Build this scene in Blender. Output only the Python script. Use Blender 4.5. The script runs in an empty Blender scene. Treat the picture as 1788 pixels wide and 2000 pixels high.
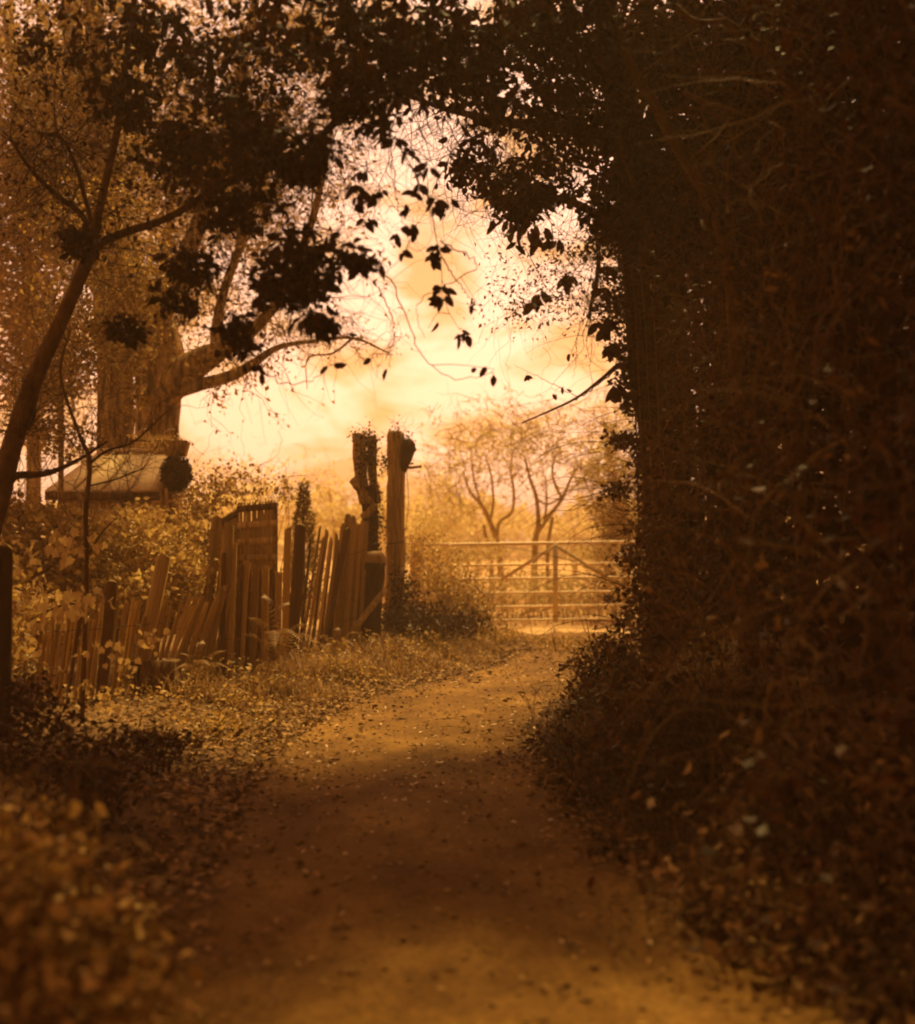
import bpy, math, random
import numpy as np
from mathutils import Vector, Matrix

# ------------------------------------------------------------------ camera, sky, sun, exposure
R = math.radians
rng = np.random.default_rng(11)
random.seed(11)
F, CX, CY, HY, EYE = 2600.0, 894.0, 1000.0, 1032.0, 1.5
PITCH = math.atan((HY - CY) / F)
SUN_AZ, SUN_EL = R(6), R(56)          # azimuth from +Y towards +X, elevation
scn = bpy.context.scene
col = scn.collection

cam_d = bpy.data.cameras.new('camera')
cam = bpy.data.objects.new('camera', cam_d)
col.objects.link(cam)
cam.location = (0, 0, EYE)
cam.rotation_euler = (R(90) + PITCH, 0, 0)
cam_d.sensor_fit = 'VERTICAL'
cam_d.sensor_height = 36.0
cam_d.sensor_width = 36.0
cam_d.lens = 36.0 * F / 2000.0
cam_d.clip_start = 0.05
cam_d.clip_end = 1000
cam_d.dof.use_dof = True
cam_d.dof.focus_distance = 11.0
cam_d.dof.aperture_fstop = cam_d.lens / 39.0
scn.camera = cam

world = bpy.data.worlds.new('World')
scn.world = world
world.use_nodes = True
wn, wl = world.node_tree.nodes, world.node_tree.links
wn.clear()
w_out = wn.new('ShaderNodeOutputWorld')
w_bg = wn.new('ShaderNodeBackground')
w_sky = wn.new('ShaderNodeTexSky')
w_sky.sky_type = 'NISHITA'
w_sky.sun_disc = False
w_sky.sun_elevation = SUN_EL
w_sky.sun_rotation = SUN_AZ
w_sky.air_density = 1.0
w_sky.dust_density = 2.5
w_bw = wn.new('ShaderNodeRGBToBW')
w_tc = wn.new('ShaderNodeTexCoord')
w_map = wn.new('ShaderNodeMapping')
w_map.inputs['Scale'].default_value = (1.0, 1.0, 1.9)
w_map.inputs['Location'].default_value = (0.35, 0.1, 0.2)
w_n = wn.new('ShaderNodeTexNoise')
w_n.inputs['Scale'].default_value = 12.0
w_n.inputs['Detail'].default_value = 8.0
w_n.inputs['Roughness'].default_value = 0.56
w_n.inputs['Distortion'].default_value = 0.35
w_r = wn.new('ShaderNodeValToRGB')
w_r.color_ramp.elements[0].position = 0.40
w_r.color_ramp.elements[0].color = (0.62, 0.285, 0.115, 1)
w_r.color_ramp.elements[1].position = 0.54
w_r.color_ramp.elements[1].color = (0.93, 0.515, 0.345, 1)
w_mul = wn.new('ShaderNodeMix')
w_mul.data_type = 'RGBA'
w_mul.blend_type = 'MULTIPLY'
w_mul.inputs['Factor'].default_value = 1.0
wl.new(w_tc.outputs['Generated'], w_map.inputs['Vector'])
wl.new(w_map.outputs['Vector'], w_n.inputs['Vector'])
wl.new(w_n.outputs['Fac'], w_r.inputs['Fac'])
wl.new(w_sky.outputs['Color'], w_bw.inputs['Color'])
wl.new(w_bw.outputs['Val'], w_mul.inputs['A'])
wl.new(w_r.outputs['Color'], w_mul.inputs['B'])
wl.new(w_mul.outputs['Result'], w_bg.inputs['Color'])
wl.new(w_bg.outputs['Background'], w_out.inputs['Surface'])
w_bg.inputs['Strength'].default_value = 0.130

sun_d = bpy.data.lights.new('sun', 'SUN')
sun_d.energy = 3.0
sun_d.angle = R(7)
sun_d.color = (1.0, 0.75, 0.27)
sun = bpy.data.objects.new('sun', sun_d)
col.objects.link(sun)
sun_to = Vector((math.sin(SUN_AZ) * math.cos(SUN_EL), math.cos(SUN_AZ) * math.cos(SUN_EL), math.sin(SUN_EL)))
sun.rotation_euler = sun_to.to_track_quat('Z', 'Y').to_euler()
sun.location = (-10, 20, 30)

vs = scn.view_settings
scn.display_settings.display_device = 'sRGB'
vs.view_transform = 'Standard'
vs.look = 'None'
vs.gamma = 1.0
vs.use_curve_mapping = False
vs.exposure = 1.30
scn.cycles.use_denoising = True
scn.cycles.max_bounces = 8
scn.cycles.diffuse_bounces = 3
scn.cycles.transmission_bounces = 4
scn.cycles.volume_bounces = 1
scn.cycles.filter_width = 2.1
HAZE_DENSITY = 0.0042

# ------------------------------------------------------------------ helpers
def smooth(a, b, x):
    t = np.clip((np.asarray(x, float) - a) / (b - a), 0, 1)
    return t * t * (3 - 2 * t)

def P(px, py, d):
    """world point seen at photograph pixel (px, py), d metres ahead"""
    u, v = (px - CX) / F, (CY - py) / F
    c, s = math.cos(PITCH), math.sin(PITCH)
    y = c - v * s
    k = d / y
    return np.array([u * k, d, EYE + (s + v * c) * k])

def nz(x, y, s=1.0, o=0.0):
    """smooth cheap noise in -1..1"""
    x, y = np.asarray(x, float) * s, np.asarray(y, float) * s
    return (np.sin(x * 1.7 + 2.1 * np.sin(y * 0.9 + o) + o) + np.sin(y * 2.3 + 1.7 * np.sin(x * 1.3 - o) + 2 * o)
            + 0.6 * np.sin(x * 4.1 - y * 3.3 + 3 * o) + 0.5 * np.sin(x * 3.1 + y * 5.7 + o)) / 3.1

def path_c(y):
    return np.interp(y, [-8, 4, 6, 8.3, 10, 11.5, 13, 14.5, 16.5, 19.5, 25], [0.1, 0.05, -0.18, -0.40, -0.30, -0.02, 0.62, 1.22, 1.62, 1.75, 1.8])

def path_w(y):
    return np.interp(y, [-8, 3.5, 5, 8.3, 12, 14.5, 17, 19.5, 25], [1.5, 1.45, 1.15, 1.02, 1.05, 1.0, 0.95, 1.2, 1.3])

def gz(x, y):
    x, y = np.asarray(x, float), np.asarray(y, float)
    u = x - path_c(y)
    w = path_w(y)
    dl, dr = np.maximum(0, -u - w), np.maximum(0, u - w)
    left = 0.17 * smooth(0, 1.2, dl) * (1 - smooth(17.5, 19.0, y)) + 0.12 * smooth(1, 4, dl) * (1 - smooth(8, 11, y))
    right = (0.42 * smooth(0, 1.0, dr) + 0.5 * smooth(0.5, 2.8, dr)) * (1 - smooth(14.6, 17.6, y)) * smooth(2.0, 5.5, y)
    rough = 0.02 * nz(x, y, 2.2) + 0.012 * nz(x, y, 6.0, 2.0)
    core = np.exp(-(u / (w + 0.2)) ** 4)
    far = -0.5 * smooth(20, 45, y) + 0.25 * nz(x, y, 0.06, 1.0) * smooth(25, 60, y)
    return left + right + rough * (1 - 0.7 * core) + far

class MB:
    def __init__(self):
        self.V, self.T, self.Q, self.n = [], [], [], 0
    def add(self, v, t=None, q=None):
        v = np.asarray(v, np.float32).reshape(-1, 3)
        if t is not None and len(t):
            self.T.append(np.asarray(t, np.int64).reshape(-1, 3) + self.n)
        if q is not None and len(q):
            self.Q.append(np.asarray(q, np.int64).reshape(-1, 4) + self.n)
        self.V.append(v)
        self.n += len(v)
    def tube(self, pts, rad, sides=8, rough=0.0, flat=1.0, ph=0.0):
        pts = np.asarray(pts, float)
        k = len(pts)
        rad = np.broadcast_to(np.asarray(rad, float), (k,))
        tan = np.gradient(pts, axis=0)
        tan /= np.linalg.norm(tan, axis=1)[:, None] + 1e-9
        ref = np.array([0.0, 0.0, 1.0]) if abs(tan[0, 2]) < 0.8 else np.array([0.0, 1.0, 0.0])
        a = np.cross(tan, ref); a /= np.linalg.norm(a, axis=1)[:, None] + 1e-9
        b = np.cross(tan, a)
        th = np.linspace(0, 2 * math.pi, sides, endpoint=False) + ph
        rr = rad[:, None] * np.ones((k, sides))
        if rough:
            rr = rr * (1 + rough * (rng.standard_normal(sides)[None, :] * 0.6 + rng.standard_normal((k, sides)) * 0.5))
        v = pts[:, None, :] + rr[:, :, None] * (np.cos(th)[None, :, None] * a[:, None, :] + flat * np.sin(th)[None, :, None] * b[:, None, :])
        i = np.arange(k - 1)[:, None] * sides
        j = np.arange(sides)[None, :]
        jn = (j + 1) % sides
        q = np.stack([i + j, i + jn, i + sides + jn, i + sides + j], -1).reshape(-1, 4)
        v = v.reshape(-1, 3)
        n = len(v)
        v = np.vstack([v, pts[0], pts[-1]])
        t = [(n, (s + 1) % sides, s) for s in range(sides)] + [(n + 1, n - sides + s, n - sides + (s + 1) % sides) for s in range(sides)]
        self.add(v, t, q)
    def box(self, c, s, rot=None):
        s = np.asarray(s, float) / 2
        v = np.array([[x, y, z] for x in (-1, 1) for y in (-1, 1) for z in (-1, 1)], float) * s
        if rot is not None:
            v = v @ np.array(rot.to_matrix() if hasattr(rot, 'to_matrix') else rot).T
        self.add(v + np.asarray(c, float), None, [(0, 1, 3, 2), (4, 6, 7, 5), (0, 4, 5, 1), (2, 3, 7, 6), (0, 2, 6, 4), (1, 5, 7, 3)])
    def mesh(self, name, mat=None, org=(0, 0, 0), smoothed=False):
        me = bpy.data.meshes.new(name)
        v = np.vstack(self.V) - np.asarray(org, np.float32)
        t = np.vstack(self.T) if self.T else np.zeros((0, 3), np.int64)
        q = np.vstack(self.Q) if self.Q else np.zeros((0, 4), np.int64)
        me.vertices.add(len(v))
        me.vertices.foreach_set('co', v.astype(np.float32).ravel())
        li = np.concatenate([t.ravel(), q.ravel()]).astype(np.int32)
        me.loops.add(len(li))
        me.loops.foreach_set('vertex_index', li)
        tot = np.concatenate([np.full(len(t), 3), np.full(len(q), 4)]).astype(np.int32)
        st = np.concatenate([[0], np.cumsum(tot)[:-1]]).astype(np.int32)
        me.polygons.add(len(tot))
        me.polygons.foreach_set('loop_start', st)
        me.polygons.foreach_set('loop_total', tot)
        if smoothed:
            me.polygons.foreach_set('use_smooth', np.ones(len(tot), bool))
        me.update(calc_edges=True)
        if mat:
            me.materials.append(mat)
        return me
    def build(self, name, mat, parent=None, smoothed=False, kind=None):
        org = root_loc(parent) if parent else (0, 0, 0)
        o = bpy.data.objects.new(name, self.mesh(name, mat, org, smoothed))
        col.objects.link(o)
        if parent:
            o.parent = parent
        if kind:
            o['kind'] = kind
        return o

def root_loc(o):
    v = np.zeros(3)
    while o is not None:
        v += np.array(o.location)
        o = o.parent
    return v

def thing(name, label, cat, loc=(0, 0, 0), group=None):
    o = bpy.data.objects.new(name, None)
    o.empty_display_size = 0.2
    col.objects.link(o)
    o.location = [float(a) for a in loc]
    o['label'] = label
    o['category'] = cat
    if group:
        o['group'] = group
    return o

def tag(o, label, cat, group=None, kind=None):
    o['label'] = label
    if cat:
        o['category'] = cat
    if group:
        o['group'] = group
    if kind:
        o['kind'] = kind
    return o

def inst(name, me, parent, loc, M=None, label=None):
    o = bpy.data.objects.new(name, me)
    col.objects.link(o)
    m = Matrix.Translation(Vector([float(a) for a in (np.asarray(loc) - (root_loc(parent) if parent else 0))]))
    if M is not None:
        m = m @ M
    o.matrix_local = m
    if parent:
        o.parent = parent
        o.matrix_parent_inverse = Matrix.Identity(4)
        o.matrix_local = m
    if label:
        o['label'] = label
    return o

def crom(pts, n=24):
    p = np.asarray(pts, float)
    p = np.vstack([2 * p[0] - p[1], p, 2 * p[-1] - p[-2]])
    m = len(p) - 3
    out = []
    for t in np.linspace(0, m - 1e-6, n):
        i = int(t); f = t - i
        a, b, c, d = p[i], p[i + 1], p[i + 2], p[i + 3]
        out.append(0.5 * (2 * b + (c - a) * f + (2 * a - 5 * b + 4 * c - d) * f * f + (3 * b - a - 3 * c + d) * f ** 3))
    return np.array(out)

def PX(lst):
    """list of (px, py, d) -> world points"""
    return np.array([P(*a) for a in lst])

def unit(v):
    return v / (np.linalg.norm(v, axis=-1, keepdims=True) + 1e-9)

DIA_V = np.array([[0, 0, 0], [0.45, 0.5, 0.10], [1, 0, -0.06], [0.45, -0.5, 0.10]], float)
DIA_T = np.array([[0, 2, 1], [0, 3, 2]])
OV_V = np.array([[0, 0, 0], [0.22, 0.36, 0.07], [0.62, 0.42, 0.08], [1, 0, -0.12], [0.62, -0.42, 0.08], [0.22, -0.36, 0.07], [0.22, 0, 0], [0.62, 0, -0.02]], float)
OV_T = np.array([[0, 6, 1], [0, 5, 6], [7, 3, 2], [7, 4, 3]])
OV_Q = np.array([[6, 7, 2, 1], [5, 4, 7, 6]])

def leaf_batch(mb, C, S, bias=None, wid=0.5, shape='dia', flat=0.0):
    C = np.asarray(C, float).reshape(-1, 3)
    N = len(C)
    if N == 0:
        return
    S = np.broadcast_to(np.asarray(S, float), (N,))
    ax = rng.standard_normal((N, 3))
    if bias is not None:
        ax = unit(ax) + np.asarray(bias)
    ax[:, 2] *= (1 - flat)
    ax = unit(ax)
    nn = rng.standard_normal((N, 3))
    nn[:, 2] += flat * 6
    sd = unit(np.cross(nn, ax))
    nm = np.cross(ax, sd)
    V, T, Q = (DIA_V, DIA_T, None) if shape == 'dia' else (OV_V, OV_T, OV_Q)
    w = wid * rng.uniform(0.75, 1.25, N)
    v = C[:, None] + S[:, None, None] * (V[None, :, 0:1] * ax[:, None] + V[None, :, 1:2] * w[:, None, None] * sd[:, None] + V[None, :, 2:3] * rng.uniform(0.2, 2.2, N)[:, None, None] * nm[:, None])
    k = len(V)
    off = (np.arange(N) * k)[:, None, None]
    mb.add(v, (T[None] + off).reshape(-1, 3), None if Q is None else (Q[None] + off).reshape(-1, 4))

def twig_batch(mb, P0, D0, L, r0, k=6, wander=0.35, grav=-0.05, sides=3, tip=0.25):
    P0 = np.asarray(P0, float).reshape(-1, 3)
    N = len(P0)
    D = unit(np.broadcast_to(np.asarray(D0, float), (N, 3)).copy())
    L = np.broadcast_to(np.asarray(L, float), (N,))
    r0 = np.broadcast_to(np.asarray(r0, float), (N,))
    pts = [P0]
    p = P0.copy()
    for i in range(k):
        D = unit(D + wander * rng.standard_normal((N, 3)) + np.array([0, 0, grav]))
        p = p + D * (L / k)[:, None]
        pts.append(p)
    pts = np.stack(pts, 1)
    tan = np.gradient(pts, axis=1)
    tan = unit(tan)
    ref = unit(rng.standard_normal((N, 1, 3)))
    a = unit(np.cross(tan, ref)); b = np.cross(tan, a)
    th = np.linspace(0, 2 * math.pi, sides, endpoint=False)
    rad = r0[:, None] * np.linspace(1, tip, k + 1)[None]
    v = pts[:, :, None, :] + rad[:, :, None, None] * (np.cos(th)[None, None, :, None] * a[:, :, None] + np.sin(th)[None, None, :, None] * b[:, :, None])
    j = np.arange(sides); jn = (j + 1) % sides
    q = []
    for i in range(k):
        q.append(np.stack([i * sides + j, i * sides + jn, (i + 1) * sides + jn, (i + 1) * sides + j], -1))
    q = np.vstack(q)
    off = (np.arange(N) * (k + 1) * sides)[:, None, None]
    mb.add(v, None, (q[None] + off).reshape(-1, 4))
    return pts

def along(paths, n, lo=0.2):
    """n random points on twig paths (N,k,3)"""
    N, k, _ = paths.shape
    i = rng.integers(0, N, n)
    t = rng.uniform(lo, 1, n) * (k - 1) * 0.999
    a = t.astype(int); f = (t - a)[:, None]
    return paths[i, a] * (1 - f) + paths[i, a + 1] * f

def blob_pts(blobs, n, clumps=14, tight=0.16):
    """points in pixel-described blobs: (px, py, d, rx_px, ry_px, rd_m, weight); clumped"""
    w = np.array([b[6] for b in blobs], float)
    cnt = rng.multinomial(n, w / w.sum())
    out = []
    for b, c in zip(blobs, cnt):
        if c == 0:
            continue
        ctr = P(b[0], b[1], b[2]); s = b[2] / F
        rad = np.array([b[3] * s, b[5], b[4] * s])
        K = max(2, int(clumps))
        cc = unit(rng.standard_normal((K, 3))) * rng.uniform(0.1, 1, (K, 1)) ** 0.5
        pts = cc[rng.integers(0, K, c)] + tight * 2.2 * rng.standard_normal((c, 3))
        out.append(ctr + pts * rad)
    return np.vstack(out)

def blob_twigs(mb, blobs, n, L, r0, **kw):
    c = blob_pts(blobs, n, 10, 0.3)
    return twig_batch(mb, c, rng.standard_normal((n, 3)), rng.uniform(0.5, 1.4, n) * L, r0 * rng.uniform(0.6, 1.3, n), **kw)

def blades(mb, base, H, lean, wid=0.006, k=3, dirn=None):
    base = np.asarray(base, float); N = len(base)
    ang = rng.uniform(0, 2 * math.pi, N)
    d = np.stack([np.cos(ang), np.sin(ang), np.zeros(N)], 1)
    if dirn is not None:
        d = unit(d + np.asarray(dirn))
    sd = np.stack([-d[:, 1], d[:, 0], np.zeros(N)], 1)
    H = np.broadcast_to(H, (N,)); lean = np.broadcast_to(lean, (N,))
    vs_ = []
    for i in range(k + 1):
        t = i / k
        c = base + d * (H * lean * t ** 1.8)[:, None] + np.array([0, 0, 1]) * (H * (t - 0.35 * lean * t ** 2.2))[:, None]
        w = wid * (1 - t) ** 0.6 + 0.0004
        vs_ += [c - sd * w, c + sd * w]
    v = np.stack(vs_, 1)
    q = np.array([[2 * i, 2 * i + 1, 2 * i + 3, 2 * i + 2] for i in range(k)])
    off = (np.arange(N) * 2 * (k + 1))[:, None, None]
    mb.add(v, None, (q[None] + off).reshape(-1, 4))

# ------------------------------------------------------------------ materials
def new_mat(name):
    m = bpy.data.materials.new(name)
    m.use_nodes = True
    n, l = m.node_tree.nodes, m.node_tree.links
    n.clear()
    out = n.new('ShaderNodeOutputMaterial')
    b = n.new('ShaderNodeBsdfPrincipled')
    l.new(b.outputs['BSDF'], out.inputs['Surface'])
    return m, n, l, b, out

def ramp(n, cols, pos=None):
    r = n.new('ShaderNodeValToRGB')
    e = r.color_ramp.elements
    pos = pos or [i / (len(cols) - 1) for i in range(len(cols))]
    while len(e) < len(cols):
        e.new(0.5)
    for i, (c, p) in enumerate(zip(cols, pos)):
        e[i].position = p
        e[i].color = (*c, 1)
    return r

def mat_leaf(name, cols, trans=0.3, rough=0.5, spec=0.4):
    m, n, l, b, out = new_mat(name)
    g = n.new('ShaderNodeNewGeometry')
    r = ramp(n, cols)
    l.new(g.outputs['Random Per Island'], r.inputs['Fac'])
    oi = n.new('ShaderNodeObjectInfo')
    h = n.new('ShaderNodeMix'); h.data_type = 'RGBA'; h.blend_type = 'MULTIPLY'
    h.inputs['Factor'].default_value = 0.35
    l.new(r.outputs['Color'], h.inputs['A'])
    v = ramp(n, [(0.6, 0.6, 0.6), (1.2, 1.2, 1.2)])
    l.new(oi.outputs['Random'], v.inputs['Fac'])
    l.new(v.outputs['Color'], h.inputs['B'])
    l.new(h.outputs['Result'], b.inputs['Base Color'])
    b.inputs['Roughness'].default_value = rough
    b.inputs['Specular IOR Level'].default_value = spec
    b.inputs['Specular Tint'].default_value = (1.0, 0.55, 0.20, 1)
    t = n.new('ShaderNodeBsdfTranslucent')
    l.new(h.outputs['Result'], t.inputs['Color'])
    mx = n.new('ShaderNodeMixShader')
    mx.inputs['Fac'].default_value = trans
    l.new(b.outputs['BSDF'], mx.inputs[1]); l.new(t.outputs['BSDF'], mx.inputs[2])
    l.new(mx.outputs['Shader'], out.inputs['Surface'])
    return m

def mat_noise(name, cols, scale=(8, 8, 8), detail=6, rough=0.85, bump=0.4, dist=0.02, spec=0.25, island=False, rand=0.35, lo=0.32, hi=0.68, fine=None):
    m, n, l, b, out = new_mat(name)
    tc = n.new('ShaderNodeTexCoord')
    mp = n.new('ShaderNodeMapping')
    mp.inputs['Scale'].default_value = scale
    nt = n.new('ShaderNodeTexNoise')
    nt.inputs['Scale'].default_value = 1.0
    nt.inputs['Detail'].default_value = detail
    nt.inputs['Roughness'].default_value = 0.62
    l.new(tc.outputs['Object'], mp.inputs['Vector'])
    l.new(mp.outputs['Vector'], nt.inputs['Vector'])
    k = len(cols)
    r = ramp(n, cols, [lo + (hi - lo) * i / (k - 1) for i in range(k)])
    l.new(nt.outputs['Fac'], r.inputs['Fac'])
    src = r.outputs['Color']
    if rand:
        oi = n.new('ShaderNodeObjectInfo')
        v = ramp(n, [(0.55, 0.55, 0.55), (1.25, 1.25, 1.25)])
        if island:
            g = n.new('ShaderNodeNewGeometry')
            l.new(g.outputs['Random Per Island'], v.inputs['Fac'])
        else:
            l.new(oi.outputs['Random'], v.inputs['Fac'])
        h = n.new('ShaderNodeMix'); h.data_type = 'RGBA'; h.blend_type = 'MULTIPLY'
        h.inputs['Factor'].default_value = rand
        l.new(src, h.inputs['A']); l.new(v.outputs['Color'], h.inputs['B'])
        src = h.outputs['Result']
    if fine:
        n2 = n.new('ShaderNodeTexNoise')
        n2.inputs['Scale'].default_value = fine
        n2.inputs['Detail'].default_value = 4
        l.new(tc.outputs['Object'], n2.inputs['Vector'])
        v2 = ramp(n, [(0.55, 0.52, 0.5), (1.35, 1.4, 1.45)], [0.3, 0.7])
        l.new(n2.outputs['Fac'], v2.inputs['Fac'])
        h2 = n.new('ShaderNodeMix'); h2.data_type = 'RGBA'; h2.blend_type = 'MULTIPLY'
        h2.inputs['Factor'].default_value = 0.8
        l.new(src, h2.inputs['A']); l.new(v2.outputs['Color'], h2.inputs['B'])
        src = h2.outputs['Result']
    l.new(src, b.inputs['Base Color'])
    b.inputs['Roughness'].default_value = rough
    b.inputs['Specular IOR Level'].default_value = spec
    b.inputs['Specular Tint'].default_value = (1.0, 0.55, 0.20, 1)
    if bump:
        bp = n.new('ShaderNodeBump')
        bp.inputs['Strength'].default_value = bump
        bp.inputs['Distance'].default_value = dist
        l.new(nt.outputs['Fac'], bp.inputs['Height'])
        l.new(bp.outputs['Normal'], b.inputs['Normal'])
    return m

M = {}
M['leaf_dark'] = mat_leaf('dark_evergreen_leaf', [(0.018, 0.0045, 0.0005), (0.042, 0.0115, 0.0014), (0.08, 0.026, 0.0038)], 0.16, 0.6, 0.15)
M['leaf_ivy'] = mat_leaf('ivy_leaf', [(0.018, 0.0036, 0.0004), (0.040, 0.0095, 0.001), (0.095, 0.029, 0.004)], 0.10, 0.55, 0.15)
M['leaf_mid'] = mat_leaf('mid_leaf', [(0.17, 0.083, 0.015), (0.35, 0.19, 0.042), (0.55, 0.325, 0.085)], 0.45, 0.55, 0.3)
M['leaf_pale'] = mat_leaf('pale_leaf', [(0.30, 0.165, 0.037), (0.55, 0.33, 0.09), (0.75, 0.50, 0.165)], 0.42, 0.55, 0.3)
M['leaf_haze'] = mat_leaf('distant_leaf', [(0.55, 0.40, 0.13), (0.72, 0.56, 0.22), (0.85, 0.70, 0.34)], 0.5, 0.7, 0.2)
M['leaf_litter'] = mat_leaf('fallen_leaf', [(0.06, 0.026, 0.006), (0.16, 0.075, 0.02), (0.26, 0.13, 0.04), (0.48, 0.26, 0.08)], 0.1, 0.75, 0.12)
M['leaf_pathpale'] = mat_leaf('pale_fallen_leaf', [(0.35, 0.19, 0.06), (0.62, 0.38, 0.15)], 0.1, 0.5, 0.4)
M['leaf_lit_fleck'] = mat_leaf('lit_fleck_leaf', [(0.10, 0.04, 0.008), (0.26, 0.12, 0.03)], 0.1, 0.6, 0.15)  # paler leaf colour standing in for hedge leaves that catch the light
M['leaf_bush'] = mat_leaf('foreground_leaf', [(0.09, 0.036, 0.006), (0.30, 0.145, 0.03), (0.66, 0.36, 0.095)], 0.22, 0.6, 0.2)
M['grass'] = mat_leaf('dry_grass', [(0.14, 0.065, 0.015), (0.30, 0.155, 0.045), (0.48, 0.27, 0.09)], 0.3, 0.6, 0.3)
M['fern'] = mat_leaf('fern_leaf', [(0.16, 0.078, 0.02), (0.33, 0.175, 0.05)], 0.35, 0.6, 0.3)
M['twig_dark'] = mat_noise('dark_twig', [(0.022, 0.007, 0.001), (0.07, 0.025, 0.005)], (20, 20, 20), 3, 0.8, 0, rand=0)
M['twig_mid'] = mat_noise('mid_twig', [(0.09, 0.036, 0.007), (0.20, 0.09, 0.02)], (14, 14, 14), 3, 0.85, 0, rand=0)
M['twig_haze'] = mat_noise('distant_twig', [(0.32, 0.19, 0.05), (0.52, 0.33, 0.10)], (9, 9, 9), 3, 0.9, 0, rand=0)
M['bark_dark'] = mat_noise('dark_bark', [(0.018, 0.006, 0.001), (0.05, 0.018, 0.0035), (0.10, 0.04, 0.009)], (14, 14, 3), 6, 0.9, 0.8, 0.03)
M['bark_oak'] = mat_noise('grey_oak_bark', [(0.10, 0.05, 0.011), (0.38, 0.215, 0.055), (0.62, 0.385, 0.115)], (15, 15, 2.4), 8, 0.9, 1.0, 0.08, spec=.1, lo=.40, hi=.62)
M['bark_pale'] = mat_noise('pale_bark', [(0.05, 0.02, 0.004), (0.11, 0.048, 0.011), (0.18, 0.085, 0.022)], (10, 10, 5), 6, 0.85, 0.6, 0.02)
M['wood_old'] = mat_noise('weathered_wood', [(0.20, 0.10, 0.022), (0.48, 0.275, 0.072), (0.74, 0.475, 0.16)], (40, 40, 3.0), 6, 0.85, 0.5, 0.01, spec=.1, rand=0.85)
M['wood_dark'] = mat_noise('dark_wood', [(0.05, 0.02, 0.004), (0.13, 0.057, 0.013), (0.22, 0.105, 0.028)], (40, 40, 3.0), 6, 0.85, 0.5, 0.01, rand=0.5)
M['wood_cut'] = mat_noise('pale_cut_wood', [(0.24, 0.13, 0.042), (0.45, 0.27, 0.10)], (14, 14, 14), 5, 0.8, 0.3, 0.01, rand=0)
M['metal'] = mat_noise('galvanised_steel', [(0.66, 0.46, 0.20), (0.80, 0.58, 0.28)], (9, 9, 9), 4, 0.5, 0.1, 0.005, spec=0.5, rand=0.2)
M['metal_dull'] = mat_noise('dull_steel', [(0.55, 0.38, 0.15), (0.70, 0.50, 0.22)], (9, 9, 9), 4, 0.6, 0.1, 0.005, rand=0.2)
M['iron'] = mat_noise('dark_iron', [(0.05, 0.023, 0.007), (0.12, 0.058, 0.018)], (20, 20, 20), 4, 0.6, 0.2, 0.005, rand=0)
M['felt'] = mat_noise('roofing_felt', [(0.68, 0.46, 0.20), (0.80, 0.58, 0.28)], (6, 6, 6), 5, 0.9, 0.15, 0.01, rand=0.25)
M['paint'] = mat_noise('pale_paint', [(0.52, 0.34, 0.15), (0.70, 0.48, 0.24)], (9, 9, 9), 4, 0.6, 0.1, 0.005, rand=0.1)
M['moss'] = mat_noise('moss', [(0.03, 0.013, 0.003), (0.11, 0.05, 0.013)], (30, 30, 30), 4, 0.95, 0.6, 0.02, rand=0)
M['slab'] = mat_noise('pale_concrete', [(0.48, 0.28, 0.095), (0.66, 0.42, 0.17)], (3, 3, 3), 6, 0.85, 0.2, 0.01, rand=0)
M['path'] = mat_noise('trodden_earth', [(0.085, 0.034, 0.005), (0.155, 0.069, 0.012), (0.25, 0.122, 0.024)], (1.6, 1.0, 1.6), 9, 0.95, 0.35, 0.02, spec=0.15, rand=0, fine=38.0)
M['path_stone'] = mat_noise('lane_grit', [(0.10, 0.045, 0.01), (0.30, 0.16, 0.045)], (30, 30, 30), 3, 0.9, 0, rand=.6, island=True)
M['grass_dark'] = mat_leaf('dark_grass', [(0.035, 0.013, 0.002), (0.09, 0.036, 0.007), (0.20, 0.088, 0.019)], 0.2, 0.6, 0.2)
M['white'] = mat_noise('white_enamel', [(0.75, 0.58, 0.34), (0.8, 0.62, 0.38)], (9, 9, 9), 2, 0.4, 0, rand=0)

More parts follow.
